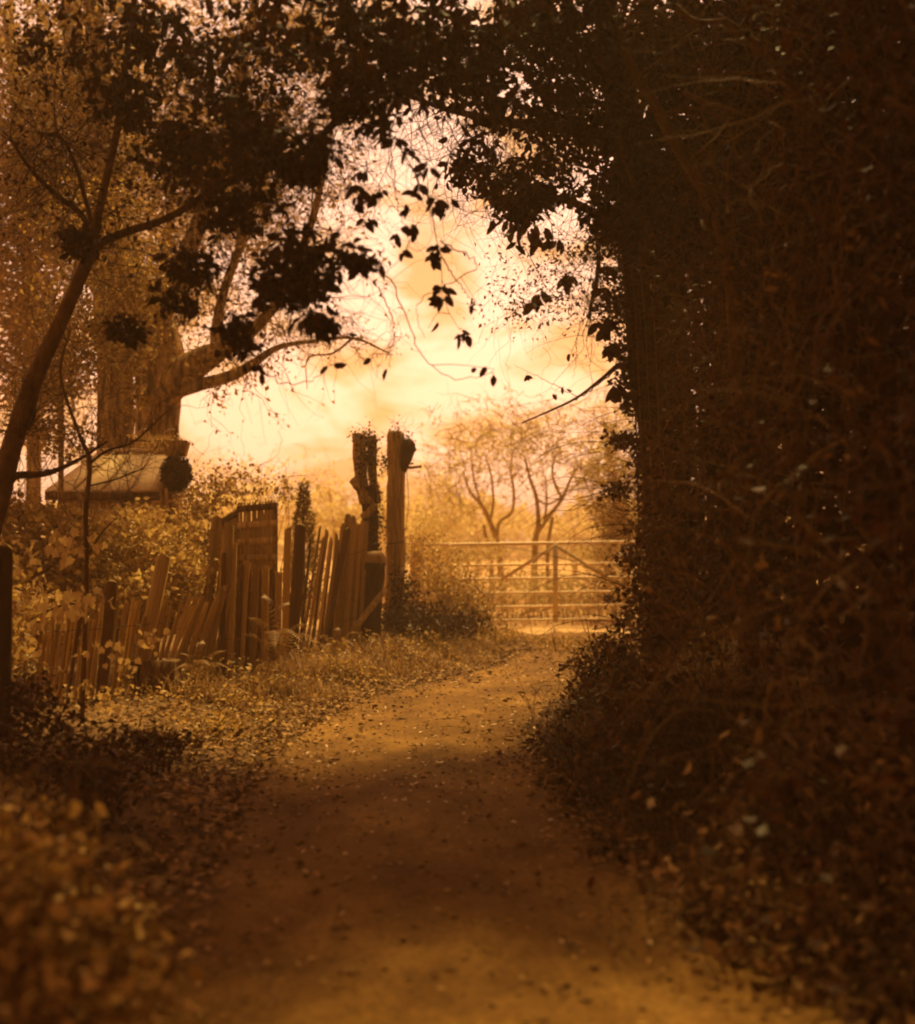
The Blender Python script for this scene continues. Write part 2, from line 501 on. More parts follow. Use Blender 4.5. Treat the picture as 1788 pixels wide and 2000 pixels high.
def mat_ground():
    m, n, l, b, out = new_mat('leafy_soil')
    tc = n.new('ShaderNodeTexCoord')
    a = n.new('ShaderNodeTexNoise'); a.inputs['Scale'].default_value = 2.2; a.inputs['Detail'].default_value = 9; a.inputs['Roughness'].default_value = 0.7
    f = n.new('ShaderNodeTexVoronoi'); f.inputs['Scale'].default_value = 26
    l.new(tc.outputs['Object'], a.inputs['Vector']); l.new(tc.outputs['Object'], f.inputs['Vector'])
    soil = ramp(n, [(0.075, 0.033, 0.008), (0.15, 0.072, 0.019), (0.25, 0.13, 0.036)], [0.3, 0.5, 0.7])
    l.new(a.outputs['Fac'], soil.inputs['Fac'])
    mul = n.new('ShaderNodeMix'); mul.data_type = 'RGBA'; mul.blend_type = 'MULTIPLY'; mul.inputs['Factor'].default_value = 0.55
    cell = ramp(n, [(0.45, 0.42, 0.4), (1.4, 1.45, 1.5)])
    l.new(f.outputs['Color'], cell.inputs['Fac'])
    l.new(soil.outputs['Color'], mul.inputs['A']); l.new(cell.outputs['Color'], mul.inputs['B'])
    field = ramp(n, [(0.30, 0.165, 0.05), (0.50, 0.30, 0.105)], [0.35, 0.65])
    l.new(a.outputs['Fac'], field.inputs['Fac'])
    sx = n.new('ShaderNodeSeparateXYZ')
    l.new(tc.outputs['Object'], sx.inputs['Vector'])
    mr = n.new('ShaderNodeMapRange')
    mr.inputs['From Min'].default_value = 17.0; mr.inputs['From Max'].default_value = 21.0
    l.new(sx.outputs['Y'], mr.inputs['Value'])
    mx = n.new('ShaderNodeMix'); mx.data_type = 'RGBA'
    l.new(mr.outputs['Result'], mx.inputs['Factor'])
    l.new(mul.outputs['Result'], mx.inputs['A']); l.new(field.outputs['Color'], mx.inputs['B'])
    l.new(mx.outputs['Result'], b.inputs['Base Color'])
    b.inputs['Roughness'].default_value = 0.95
    b.inputs['Specular IOR Level'].default_value = 0.15
    bp = n.new('ShaderNodeBump'); bp.inputs['Strength'].default_value = 0.7; bp.inputs['Distance'].default_value = 0.03
    l.new(a.outputs['Fac'], bp.inputs['Height'])
    l.new(bp.outputs['Normal'], b.inputs['Normal'])
    return m
M['ground'] = mat_ground()

# ------------------------------------------------------------------ setting: ground, path, lane
def sheet(xs, ys, zf):
    X, Y = np.meshgrid(xs, ys)
    v = np.stack([X, Y, zf(X, Y)], -1).reshape(-1, 3)
    nx, ny = len(xs), len(ys)
    i = (np.arange(ny - 1)[:, None] * nx + np.arange(nx - 1)[None]).ravel()
    return v, np.stack([i, i + 1, i + nx + 1, i + nx], 1)

xs = np.unique(np.concatenate([np.linspace(-105, -8, 28), np.arange(-8, 8.01, 0.13), np.linspace(8, 105, 28)]).round(4))
ys = np.unique(np.concatenate([np.linspace(-30, -4, 9), np.arange(-4, 24, 0.14), np.linspace(24, 120, 50)]).round(4))
def ground_z(x, y):
    u = np.abs(x - path_c(y)) / path_w(y)
    return gz(x, y) - 0.05 * (1 - smooth(0.75, 1.0, u)) * (1 - smooth(19.2, 19.8, y))
mb = MB(); v, q = sheet(xs, ys, ground_z); mb.add(v, None, q)
g_o = mb.build('ground', M['ground'], smoothed=True)
tag(g_o, 'brown leafy earth banks and pale field stretching beyond the gate', None, kind='structure')

py_ = np.arange(-6, 19.4, 0.10)
us = np.linspace(-1.35, 1.35, 40)
U, Y = np.meshgrid(us, py_)
edge = 0.16 * nz(U * 0 + np.sign(U) * 3, Y, 1.4) + 0.07 * nz(U * 0 + np.sign(U) * 7, Y, 4.0)
X = path_c(Y) + U * path_w(Y)
rut = -0.02 * np.exp(-((np.abs(U) - 0.55) / 0.16) ** 2)
Z = gz(X, Y) + 0.012 + rut + 0.008 * nz(X, Y, 9.0, 1) + 0.006 * nz(X, Y, 21.0, 2) - 0.10 * smooth(0.84, 1.22, np.abs(U) + edge)
i = (np.arange(len(py_) - 1)[:, None] * len(us) + np.arange(len(us) - 1)[None]).ravel()
mb = MB(); mb.add(np.stack([X, Y, Z], -1).reshape(-1, 3), None, np.stack([i, i + 1, i + len(us) + 1, i + len(us)], 1))
tag(mb.build('path', M['path'], smoothed=True), 'trodden earth lane curving towards the field gate', None, kind='structure')

lx, ly = np.linspace(0.35, 7.0, 60), np.linspace(18.95, 19.75, 8)
mb = MB(); v, q = sheet(lx, ly, lambda x, y: 0.02 + 0.012 * nz(x, y, 3) - 0.06 * smooth(0.28, 0.42, np.abs(y - 19.35 + 0.06 * nz(x, x, 1.1))) - 0.06 * (1 - smooth(0.35, 0.8, x)))
mb.add(v, None, q)
tag(mb.build('gateway_apron', M['slab'], smoothed=True), 'pale strip of hard ground in front of the gate', None, kind='structure')

# ------------------------------------------------------------------ field gate
GD = 20.0
def G(px, py):
    return P(px, py, GD)
def rail_y(py, px):            # rails climb a little to the right
    return py - (px - 1085) * 0.0146
gate = thing('field_gate', 'pale galvanised steel field gate with six horizontal bars across the lane', 'gate', (*G(1065, 1236)[:2], 0.0))
for k, py in enumerate([1061, 1102, 1129, 1157, 1184, 1210]):
    m = MB(); pts = np.array([G(x, rail_y(py, x)) for x in np.linspace(826, 1304, 9)])
    m.tube(pts, 0.027 if k == 0 else 0.019, 10)
    m.build('rail', M['metal'], gate, True)
for px in (826, 1304):
    m = MB(); m.tube([G(px, rail_y(1056, px)), G(px, rail_y(1214, px))], 0.026, 10); m.build('end_stile', M['metal'], gate, True)
m = MB(); m.box(G(1085, 1137) + [0, -0.032, 0], (0.075, 0.012, 1.19)); m.build('upright', M['metal_dull'], gate)
for px, py in ((978, 1133), (1222, 1152)):
    a, c = G(1085, 1065) + [0, -0.046, 0], G(px, py) + [0, -0.046, 0]
    dv = c - a; m = MB(); m.box((a + c) / 2, (np.linalg.norm(dv), .012, .052), Matrix.Rotation(-math.atan2(dv[2], dv[0]), 3, 'Y')); m.build('diagonal_brace', M['metal_dull'], gate)
for px, side in ((812, 'left'), (1318, 'right')):
    t = thing('gate_post', 'squat timber gate post hidden in brambles beside the tall trunks' if px < 900 else 'timber gate post behind the ivy covered trunk', 'post', (*G(px, 1236)[:2], 0))
    m = MB(); c = G(px, 1236); m.tube([[c[0], GD, -0.2], [c[0], GD, 0.6], [c[0], GD, 1.25], [c[0], GD, 1.33]], [0.085, 0.083, 0.08, 0.03], 8, 0.06)
    shaft = m.build('shaft', M['wood_old'], t)
    m = MB(); m.tube([[c[0] - .09, GD - .02, 1.0], [c[0] + .09, GD - .02, 1.0]], 0.014, 6); m.build('hinge', M['iron'], shaft)

# ------------------------------------------------------------------ two tall dead trunks, stump, log
def trunk_lean(pxs, r, **kw):
    return crom(PX(pxs), kw.get('n', 26)), r

d1 = 16.0
s = d1 / F
t1 = thing('dead_trunk', 'tall dead trunk with split top, broken side stub and clinging ivy', 'tree trunk', P(724, 1250, d1))
m = MB(); pts = crom(PX([(726, 1275, d1), (726, 1180, d1), (724, 1080, d1), (724, 1020, d1), (722, 975, d1), (716, 950, d1)]), 20)
m.tube(pts, np.interp(np.linspace(0, 1, 20), [0, .3, .7, 1], [21, 17, 16, 20]) * s, 14, 0.07); m.build('trunk', M['bark_dark'], t1, True)
for x0, x1, top, w in ((701, 699, 846, 8.5), (713, 711, 850, 6), (729, 728, 852, 9)):
    m = MB(); pts = crom(PX([(x0 + 9, 985, d1), (x0, 930, d1), (x1, 880, d1), (x1 - 1, top, d1)]), 12)
    m.tube(pts, np.linspace(w * .8, w, 12) * s * 1.08, 9, 0.13); m.build('splinter', M['wood_old'], t1, True)
m = MB(); m.tube(crom(PX([(726, 985, d1 - .02), (712, 965, d1 - .08), (700, 948, d1 - .14), (692, 936, d1 - .18)]), 8), np.array([12, 12, 11, 10.5, 10, 10, 10.5, 11]) * s, 10, 0.08); m.build('branch_stub', M['bark_oak'], t1, True)
m = MB(); m.tube(crom(PX([(708, 1010, d1 - .1), (722, 1000, d1 - .14), (734, 985, d1 - .12)]), 8), 6.5 * s, 8, 0.12); m.build('branch_knot', M['bark_oak'], t1, True)
m = MB(); m.tube(crom(PX([(694, 920, d1), (690, 890, d1), (691, 860, d1)]), 8), 1.3 * s, 5); m.build('vine', M['twig_mid'], t1)
m = MB(); bl = [(716, 890, d1 - .15, 18, 42, .10, 3), (735, 1010, d1 - .1, 10, 60, .12, 2), (728, 1070, d1 - .12, 20, 60, .12, 3), (712, 850, d1, 22, 12, .1, 1)]
leaf_batch(m, blob_pts(bl, 900, 30, 0.2), rng.uniform(.025, .05, 900), wid=.8); m.build('ivy_leaves', M['leaf_ivy'], t1, kind='stuff')
m = MB(); blob_twigs(m, bl, 60, .22, .004); m.build('ivy_stems', M['twig_dark'], t1, kind='stuff')

d2 = 16.3
s = d2 / F
t2 = thing('dead_trunk', 'straight dead trunk with burr at the top and short pegs on its side', 'tree trunk', P(774, 1245, d2))
m = MB(); pts = crom(PX([(770, 1265, d2), (771, 1190, d2), (773, 1100, d2), (773, 1000, d2), (775, 920, d2), (773, 870, d2), (771, 843, d2)]), 28)
m.tube(pts, np.interp(np.linspace(0, 1, 28), [0, .2, .5, .8, 1], [22, 19, 18, 17.5, 14]) * s, 16, 0.07); trunk2 = m.build('trunk', M['wood_old'], t2, True)
m = MB(); m.tube(crom(PX([(782, 925, d2 - .02), (790, 895, d2 - .03), (797, 872, d2 - .03), (803, 858, d2 - .02)]), 10), np.array([8, 11, 13, 15, 16, 16, 15, 13, 10, 5]) * s, 12, 0.18); m.build('burr', M['bark_dark'], t2, True)
for x0, x1, top in ((763, 761, 838), (769, 770, 842), (777, 778, 848), (786, 789, 850), (796, 800, 856), (803, 809, 864)):
    m = MB(); m.tube(PX([(x0, 880, d2), (x0 * .5 + x1 * .5, (880 + top) / 2, d2), (x1, top, d2)]), np.array([7, 5, 1.5]) * s, 5, .2); m.build('splinter', M['wood_old'] if x0 < 780 else M['bark_dark'], t2)
m = MB(); m.tube(PX([(786, 913, d2), (805, 913, d2), (824, 911, d2)]), 3.1 * s, 7, .05); m.build('peg', M['wood_old'], t2)
m = MB(); m.tube(PX([(786, 908, d2 + .1), (808, 905, d2 + .1)]), 2.2 * s, 7, .05); m.build('peg', M['wood_old'], t2)
m = MB(); m.tube(PX([(787, 1113, d2 - .16), (787, 1113, d2 - .185)]), [4.2 * s, 3.8 * s], 14); m.build('reflector', M['white'], trunk2, True)
m = MB(); m.tube(crom(PX([(756, 1062, d2 - .13), (775, 1061, d2 - .16), (792, 1056, d2 - .1)]), 8), 1.4 * s, 5); m.build('wire_band', M['iron'], trunk2)
m = MB(); m.tube(crom(PX([(790, 880, d2), (798, 960, d2), (796, 1010, d2), (786, 1060, d2)]), 14), 0.7 * s, 4); m.build('hanging_stem', M['twig_mid'], t2)
m = MB(); bl = [(752, 902, d2 - .05, 8, 16, .06, 1), (772, 840, d2, 10, 14, .08, 1), (790, 850, d2, 14, 10, .08, 1), (766, 1200, d2 - .15, 20, 30, .12, 1)]
leaf_batch(m, blob_pts(bl, 260, 14, .25), rng.uniform(.025, .045, 260), wid=.7); m.build('ivy_leaves', M['leaf_ivy'], t2, kind='stuff')
m = MB(); blob_twigs(m, bl, 50, .2, .003, grav=.15); m.build('ivy_stems', M['twig_dark'], t2, kind='stuff')

d3 = 15.4; s = d3 / F
t = thing('tree_stump', 'dark leaning stump with pale sawn top between paling bundle and trunks', 'stump', P(728, 1260, d3))
m = MB(); m.tube(crom(PX([(718, 1270, d3), (722, 1200, d3), (727, 1140, d3), (729, 1098, d3)]), 12), np.interp(np.linspace(0, 1, 12), [0, .5, 1], [26, 21, 25]) * s, 14, .06); stump = m.build('body', M['bark_dark'], t, True)
m = MB(); m.tube(crom(PX([(729, 1104, d3), (731, 1090, d3), (733, 1080, d3), (733, 1076, d3)]), 8), np.array([23, 24, 24, 23, 21, 17, 11, 3]) * s, 16, .04); m.build('sawn_top', M['wood_cut'], stump, True)
t = thing('fallen_log', 'pale thin log propped diagonally against the foot of the trunks', 'log', P(700, 1225, 15.0))
m = MB(); m.tube(crom(PX([(690, 1232, 14.9), (718, 1196, 15.1), (752, 1152, 15.4)]), 9), 6.5 * 15 / F, 10, .06); logs = m.build('stem', M['wood_old'], t, True)
m = MB(); m.tube(PX([(752, 1152, 15.4), (752.6, 1151.2, 15.405)]), 5.6 * 15 / F, 10); m.build('cut_end', M['wood_cut'], logs)

# ------------------------------------------------------------------ paling fence sections, slatted bin
def pale_mesh(name, mat, seed):
    r = np.random.default_rng(seed)
    m = MB()
    zs = np.array([0, .3, .65, .97, 1.0])
    bx = np.cumsum(r.normal(0, .25, 5)) * .35; bx -= bx[0]
    prof = np.array([[-.5, -.25], [-.15, -.55], [.3, -.5], [.5, -.1], [.35, .45], [-.35, .5]]) * (1 + .15 * r.standard_normal((6, 2)))
    v = []
    for i, z in enumerate(zs):
        w = 1.0 if i < 4 else .8
        for a in prof:
            v.append((a[0] * w + bx[i], a[1] * w, z + (r.normal(0, .012) if i == 4 else 0)))
    q = [(i * 6 + j, i * 6 + (j + 1) % 6, (i + 1) * 6 + (j + 1) % 6, (i + 1) * 6 + j) for i in range(4) for j in range(6)]
    m.add(v, [(24, 25, 26), (26, 27, 28), (24, 26, 28), (24, 28, 29)], q)
    return m.mesh(name, mat)
PALES = [pale_mesh('slat', M['wood_old'], k) for k in range(6)]
PALES_D = [pale_mesh('slat', M['wood_dark'], 10 + k) for k in range(4)]

def pale(parent, bx, by, tx, ty, d, w_px, name='slat', dark=False, dd=0.0):
    """one pale from base pixel to top pixel, at distance d"""
    a, c = P(bx, by, d), P(tx, ty, d + dd)
    ax = Vector(c - a); h = ax.length
    w = w_px * d / F
    q = ax.to_track_quat('Z', 'X')
    rm = q.to_matrix().to_4x4() @ Matrix.Rotation(random.uniform(-.5, .5) + R(90) * 0, 4, 'Z') @ Matrix.Diagonal((w, w * .6, h, 1))
    return inst(name, random.choice(PALES_D if dark else PALES), parent, a, rm)

def fence(label, rows, wires):
    d0 = rows[0]
    t = thing('paling_fence', label, 'fence', P(d0[0], d0[1], d0[4]), 'old chestnut paling fence lengths along the lane')
    for r_ in rows:
        pale(t, *r_[:6], **(r_[6] if len(r_) > 6 else {}))
    for w in wires:
        m = MB(); m.tube(crom(PX(w), 16), 0.0028, 5); m.build('wire', M['iron'], t)
    return t

rows = []
n = 32
for k in range(n):
    f = k / (n - 1)
    x = 56 + 240 * f + random.uniform(-3, 3); d = 9.8 + 1.3 * f
    by = 1404 - 26 * f
    lean = 18 + 18 * f + random.uniform(-7, 7)
    rows.append((x, by, x + lean, 1192 + random.uniform(-20, 24) - 14 * f, d, random.uniform(6, 9.5), dict(dark=(k % 9 == 0))))
f1 = fence('upright weathered chestnut palings beside the leafy sapling, nearest stretch', rows,
           [[(66, 1345, 9.75), (180, 1335, 10.45), (310, 1322, 11.05)], [(80, 1235, 9.75), (195, 1228, 10.4), (330, 1215, 11.05)]])
pale(f1, 192, 1402, 216, 1132, 10.3, 23, 'post', True)
pale(f1, 258, 1398, 322, 1086, 10.9, 27, 'post')
rows = []
for k in range(19):
    f = k / 18
    x = 304 + 104 * f + random.uniform(-3, 3)
    rows.append((x, 1345 - 22 * f, x + 62 - 26 * f + random.uniform(-10, 10), 1184 - 34 * f + random.uniform(-18, 14), 11.3 + .9 * f, random.uniform(6, 9)))
fence('palings collapsed to a steep slant beside the slatted bin', rows, [[(312, 1310, 11.25), (370, 1295, 11.75), (420, 1280, 12.15)], [(345, 1230, 11.3), (400, 1212, 11.8), (440, 1195, 12.2)]])
rows = [(392, 1325, 424, 1010, 12.1, 24, dict(dd=.25)), (410, 1330, 440, 1040, 12.2, 18, dict(dd=.2)), (428, 1325, 446, 1020, 12.25, 20), (446, 1322, 458, 1060, 12.3, 15), (458, 1320, 470, 1100, 12.35, 12, dict(dark=True)),
        (470, 1318, 480, 1095, 12.4, 13), (482, 1315, 488, 1108, 12.45, 11, dict(dark=True)), (493, 1312, 500, 1104, 12.5, 12), (505, 1310, 508, 1112, 12.6, 11, dict(dark=True)), (516, 1306, 520, 1106, 12.7, 13), (528, 1304, 530, 1114, 12.8, 11, dict(dark=True)), (540, 1300, 543, 1120, 12.9, 13), (436, 1326, 440, 1080, 12.2, 10, dict(dark=True))]
fence('tall broad palings standing in front of the slatted bin', rows, [[(395, 1255, 12.05), (470, 1245, 12.38), (548, 1232, 12.88)]])
rows = [(556, 1285, 566, 1030, 14.0, 13), (568, 1284, 584, 1022, 14.05, 24, dict(dark=True))]
for k in range(10):
    f = k / 9
    x = 582 + 62 * f + random.uniform(-3, 3)
    rows.append((x, 1280 - 8 * f, x + 34 + random.uniform(-12, 8) - 8 * f, 1040 + random.uniform(-14, 16), 14.2 + .8 * f, random.uniform(4.5, 8.5), dict(dark=(k % 3 == 0))))
rows.append((632, 1272, 682, 1032, 14.9, 15, dict(dark=True)))
fence('thin leaning palings with wide gaps beside the small conifer', rows, [[(554, 1240, 13.98), (600, 1236, 14.4), (660, 1228, 15.0)], [(562, 1110, 13.98), (610, 1106, 14.4), (680, 1100, 15.0)]])
rows = []
for k in range(13):
    f = k / 12
    x = 650 + 52 * f
    rows.append((x, 1268 - 6 * f, x + 14 + 6 * (1 - f) + random.uniform(-5, 5), 1016 + 24 * abs(f - .3) + random.uniform(-16, 12), 15.3 + .12 * (k % 3), random.uniform(8, 11)))
fence('tight bundle of palings rolled up against the split trunk', rows, [[(648, 1210, 15.22), (675, 1212, 15.2), (708, 1204, 15.24)], [(660, 1080, 15.22), (685, 1082, 15.2), (714, 1074, 15.24)]])

# slatted bin (two visible faces of thin upright laths on cross battens)
bd = 13.2
bin_ = thing('slatted_bin', 'tall slatted lath bin with sloping top behind the palings', 'bin', P(490, 1290, bd))
A, Bc, Cc = P(540, 1290, bd), P(464, 1290, bd + .05), P(428, 1290, bd + .95)
Ct = P(428, 1022, bd + .95)
def face(p0, p1, h0, h1, n, wl):
    ex = unit(p1 - p0); L = np.linalg.norm(p1 - p0); nrm = np.array([ex[1], -ex[0], 0])
    if nrm[1] > 0: nrm = -nrm
    ang = math.atan2(ex[1], ex[0])
    for k in range(n):
        f = (k + .5) / n
        c = p0 + (p1 - p0) * f; h = h0 + (h1 - h0) * f + random.uniform(-.004, .004)
        m_ = Matrix.Rotation(ang, 4, 'Z') @ Matrix.Rotation(random.uniform(-.008, .008), 4, 'Y') @ Matrix.Diagonal((wl, .02, h, 1))
        inst('lath', random.choice(PALES), bin_, c - nrm * .012, m_)
    for z in np.linspace(.12, .97, 9):
        m = MB(); zz0, zz1 = p0 + [0, 0, h0 * z], p1 + [0, 0, h1 * z]
        m.box((zz0 + zz1) / 2 + nrm * .012, (L, .016, .062), Matrix.Rotation(ang, 3, 'Z') @ Matrix.Rotation(-math.atan2((h1 - h0) * z, L), 3, 'Y'))
        m.build('batten', M['wood_old'] if z < .9 else M['wood_dark'], bin_)
hA = P(540, 978, bd)[2] - A[2]; hB = P(464, 986, bd + .05)[2] - Bc[2]; hC = Ct[2] - Cc[2]
face(Bc, A, hB, hA, 22, .021)
face(Cc, Bc, hC, hB, 12, .05)
D_ = A + (Cc - Bc)
face(D_, A, hC, hA, 12, .05)
face(Cc, D_, hC, hC, 15, .02)

# dark board box at the foot of the near fence
t = thing('timber_box', 'low dark timber box at the foot of the near palings', 'box', P(305, 1390, 10.7))
for k in range(5):
    m = MB(); c = P(280 + 13.5 * k, 1340, 10.75); m.box(c, (.052, .025, .40 + .01 * (k % 2)), Matrix.Rotation(R(4), 3, 'Y')); m.build('board', M['wood_dark'], t)
m = MB(); m.box(P(305, 1293, 10.95), (.34, .38, .03), Matrix.Rotation(R(2), 3, 'Y')); m.build('lid', M['wood_dark'], t)
for sx_ in (276, 336):
    m = MB(); m.box(P(sx_, 1342, 10.98), (.025, .36, .38)); m.build('side_panel', M['wood_dark'], t)

# ------------------------------------------------------------------ shed with felt roof, planter, basket
sd = 14.2
shed = thing('garden_shed', 'low garden shed with pale felted sloping roof beneath the oak', 'shed', P(215, 1250, sd))
eL, eR = P(88, 957, sd), P(312, 955, sd)
rL, rR = P(190, 884, sd + 1.0), P(330, 884, sd + 1.0)
n_p = 4
for k in range(n_p):
    a0, a1 = k / n_p, (k + 1) / n_p - .006
    m = MB()
    c = [eL + (eR - eL) * a0, eL + (eR - eL) * a1, rL + (rR - rL) * a1, rL + (rR - rL) * a0]
    up = np.array([0, 0, .025])
    m.add(c + [p - up for p in c], None, [(0, 1, 2, 3), (7, 6, 5, 4), (0, 4, 5, 1), (1, 5, 6, 2), (2, 6, 7, 3), (3, 7, 4, 0)])
    rp = m.build('roof_panel', M['felt'], shed)
    if k:
        mb2 = MB(); mb2.tube([c[0] + [0, 0, .012], c[3] + [0, 0, .012]], .014, 6); mb2.build('batten', M['felt'], rp)
m = MB(); m.tube([rL + [0, 0, .02], rR + [0, 0, .02]], .028, 8); m.build('ridge', M['paint'], shed)
m = MB(); m.box((eL + eR) / 2 + [0, .01, -.07], (eR[0] - eL[0], .025, .09)); m.build('fascia', M['wood_dark'], shed)
nb = 12
for k in range(nb):
    m = MB(); x = eL[0] + .12 + (eR[0] - eL[0] - .24) * (k + .5) / nb
    m.box([x, sd + .14, (eL[2] - .1) / 2 + .05], ((eR[0] - eL[0] - .24) / nb - .006, .02, eL[2] - .1)); m.build('wall_board', M['wood_old'], shed)
m = MB(); a, c = P(303, 956, sd - .03), P(338, 878, sd + .9)
m.tube([a, c], .045, 4, flat=.25); m.build('barge_board', M['paint'], shed)

pd = 13.9; s = pd / F
t = thing('planter_trough', 'wooden planter trough on a post with wire scrolls and pale flowers', 'planter', P(330, 1200, pd))
m = MB(); m.tube([P(332, 1230, pd), P(333, 890, pd)], 5 * s, 8, .05); m.build('post', M['wood_dark'], t)
m = MB(); cc_ = [P(322, 890, pd - .08), P(356, 890, pd - .08), P(364, 862, pd - .12), P(316, 862, pd - .12)]
cb = [p + [0, .24, 0] for p in cc_]
m.add(cc_ + cb, None, [(0, 1, 2, 3), (7, 6, 5, 4), (0, 4, 5, 1), (1, 5, 6, 2), (3, 7, 4, 0)]); pbox = m.build('box', M['wood_old'], t)
m = MB(); m.tube([P(254, 861, pd - .1), P(367, 862, pd - .1)], 1.8 * s, 6); m.build('rim', M['wood_dark'], pbox)
for pl in ([(276, 858, pd), (272, 846, pd), (281, 838, pd), (291, 846, pd), (296, 862, pd)], [(316, 860, pd), (321, 846, pd), (333, 839, pd), (345, 842, pd), (349, 858, pd)]):
    m = MB(); m.tube(crom(PX(pl), 20), 1.4 * s, 6); m.build('scroll', M['paint'], pbox)
m = MB(); m.tube(PX([(344, 862, pd - .05), (345, 844, pd - .05), (345, 832, pd - .05), (345, 829, pd - .05)]), np.array([3.2, 3.2, 1.6, .4]) * s, 8); m.build('finial', M['wood_dark'], t)
m = MB(); bl = [(272, 856, pd, 14, 4, .06, 2), (300, 868, pd - .05, 22, 12, .1, 3), (325, 860, pd - .05, 26, 5, .1, 2)]
leaf_batch(m, blob_pts(bl, 500, 20, .25), rng.uniform(.02, .04, 500), wid=.8); m.build('flowers', M['leaf_pale'], t, kind='stuff')
t = thing('hanging_basket', 'round dark mossy hanging basket below the planter trough', 'basket', P(344, 960, pd - .25))
hb = pd - .25; hc = P(345, 925, hb); hr = 27 * hb / F
m = MB(); zz = np.linspace(-1, 1, 12); m.tube([hc + [0, 0, hr * 1.22 * z] for z in zz], np.sqrt(np.maximum(0, 1 - zz ** 2)) * hr + .004, 18, .05); ball = m.build('moss_ball', M['moss'], t, True)
m = MB(); dirs = unit(rng.standard_normal((1500, 3))); leaf_batch(m, hc + dirs * np.array([hr, hr, hr * 1.2]) * rng.uniform(.9, 1.12, (1500, 1)), rng.uniform(.02, .04, 1500), bias=dirs * .7); m.build('foliage', M['leaf_dark'], ball, kind='stuff')
m = MB(); m.tube(crom(PX([(344, 898, hb), (350, 880, hb), (353, 864, hb + .1)]), 6), .004, 5); m.build('hook', M['iron'], t)
m = MB(); m.tube(crom(PX([(330, 893, pd), (342, 893, pd - .12), (352, 866, pd - .2)]), 8), .005, 5); m.build('bracket', M['iron'], t)

# ------------------------------------------------------------------ trees
def limb(parent, pxs, radii_px, mat, name='limb', sides=12, rough=.05, n=26):
    pts = crom(PX(pxs), n)
    ds = pts[:, 1] / F
    r = np.interp(np.linspace(0, 1, n), np.linspace(0, 1, len(radii_px)), radii_px) * ds
    m = MB(); m.tube(pts, r, sides, rough)
    m.build(name, mat, parent, True)
    return pts

def twiggy(parent, lines, n, L, r0, mat, up=0.3, name='twigs', wander=.4, grav=-.03, gen2=2, lo=.3):
    """twigs off limb lines, second generation twigs off those"""
    m = MB()
    L1 = np.vstack(lines)
    p0 = np.vstack([l[rng.integers(int(lo * len(l)), len(l), max(1, n // len(lines)))] for l in lines])
    d0 = unit(rng.standard_normal(p0.shape)); d0[:, 2] += up
    a = twig_batch(m, p0, d0, L * rng.uniform(.5, 1.3, len(p0)), r0, k=7, wander=wander, grav=grav)
    N2 = len(p0) * gen2
    q0 = along(a, N2, .25)
    b = twig_batch(m, q0, rng.standard_normal((N2, 3)) + [0, 0, up * .5], L * .45 * rng.uniform(.5, 1.3, N2), r0 * .5, k=5, wander=wander, grav=grav)
    m.build(name, mat, parent, kind='stuff')
    return a, b

# big oak with fork
od = 17.0
oak = thing('oak_tree', 'massive forked oak with ridged grey bark rising behind the shed', 'tree', P(300, 1230, od))
o1 = limb(oak, [(300, 1260, od), (304, 1000, od), (306, 860, od), (308, 780, od), (312, 720, od), (300, 650, od), (262, 560, od + .3), (215, 430, od + .7), (180, 300, od + 1), (150, 120, od + 1.4), (130, -80, od + 1.8)], [58, 50, 42, 42, 50, 44, 34, 30, 26, 22, 16], M['bark_oak'], 'trunk', 20, .05, 44)
o2 = limb(oak, [(318, 770, od - .1), (350, 735, od - .2), (400, 702, od - .4), (440, 680, od - .6), (500, 640, od - .8), (560, 560, od - 1), (610, 430, od - 1.1), (640, 300, od - 1.2)], [34, 36, 26, 17, 12, 10, 8, 5], M['bark_oak'], 'limb', 16)
o3 = limb(oak, [(345, 765, od - .2), (390, 752, od - .3), (440, 738, od - .4), (484, 718, od - .5), (540, 680, od - .6), (600, 668, od - .6), (690, 660, od - .6), (760, 690, od - .6)], [14, 13, 12, 10, 6, 4, 3, 1.5], M['bark_oak'], 'limb', 12)
o4 = limb(oak, [(418, 695, od - .5), (424, 640, od - .4), (436, 575, od - .3), (470, 480, od - .2), (500, 380, od - .2), (540, 250, od)], [9, 11, 9, 8, 7, 5], M['bark_oak'], 'limb', 12)
o5 = limb(oak, [(300, 640, od), (345, 560, od), (380, 460, od), (440, 300, od + .2), (470, 150, od + .3), (500, 0, od + .5)], [22, 20, 17, 14, 11, 8], M['bark_oak'], 'limb', 12)
o6 = limb(oak, [(690, 660, od - .6), (650, 690, od - .6), (602, 700, od - .6), (600, 760, od - .6)], [2.6, 2, 1.6, .8], M['bark_oak'], 'twig', 6)
ta, tb = twiggy(oak, [o1[24:], o2, o4, o5], 260, 1.3, .008, M['twig_mid'], .35)
tc_, td_ = twiggy(oak, [o3[14:], o2[14:]], 90, .8, .0045, M['twig_mid'], .25, gen2=3)
m = MB(); c = np.vstack([along(ta, 1500, .3), along(tb, 3000, .2)]); leaf_batch(m, c + rng.normal(0, .06, c.shape), rng.uniform(.05, .09, len(c)), wid=.55)
c = along(td_, 900, .3); leaf_batch(m, c, rng.uniform(.025, .05, len(c)), wid=.5)
m.build('crown', M['leaf_mid'], oak, kind='stuff')

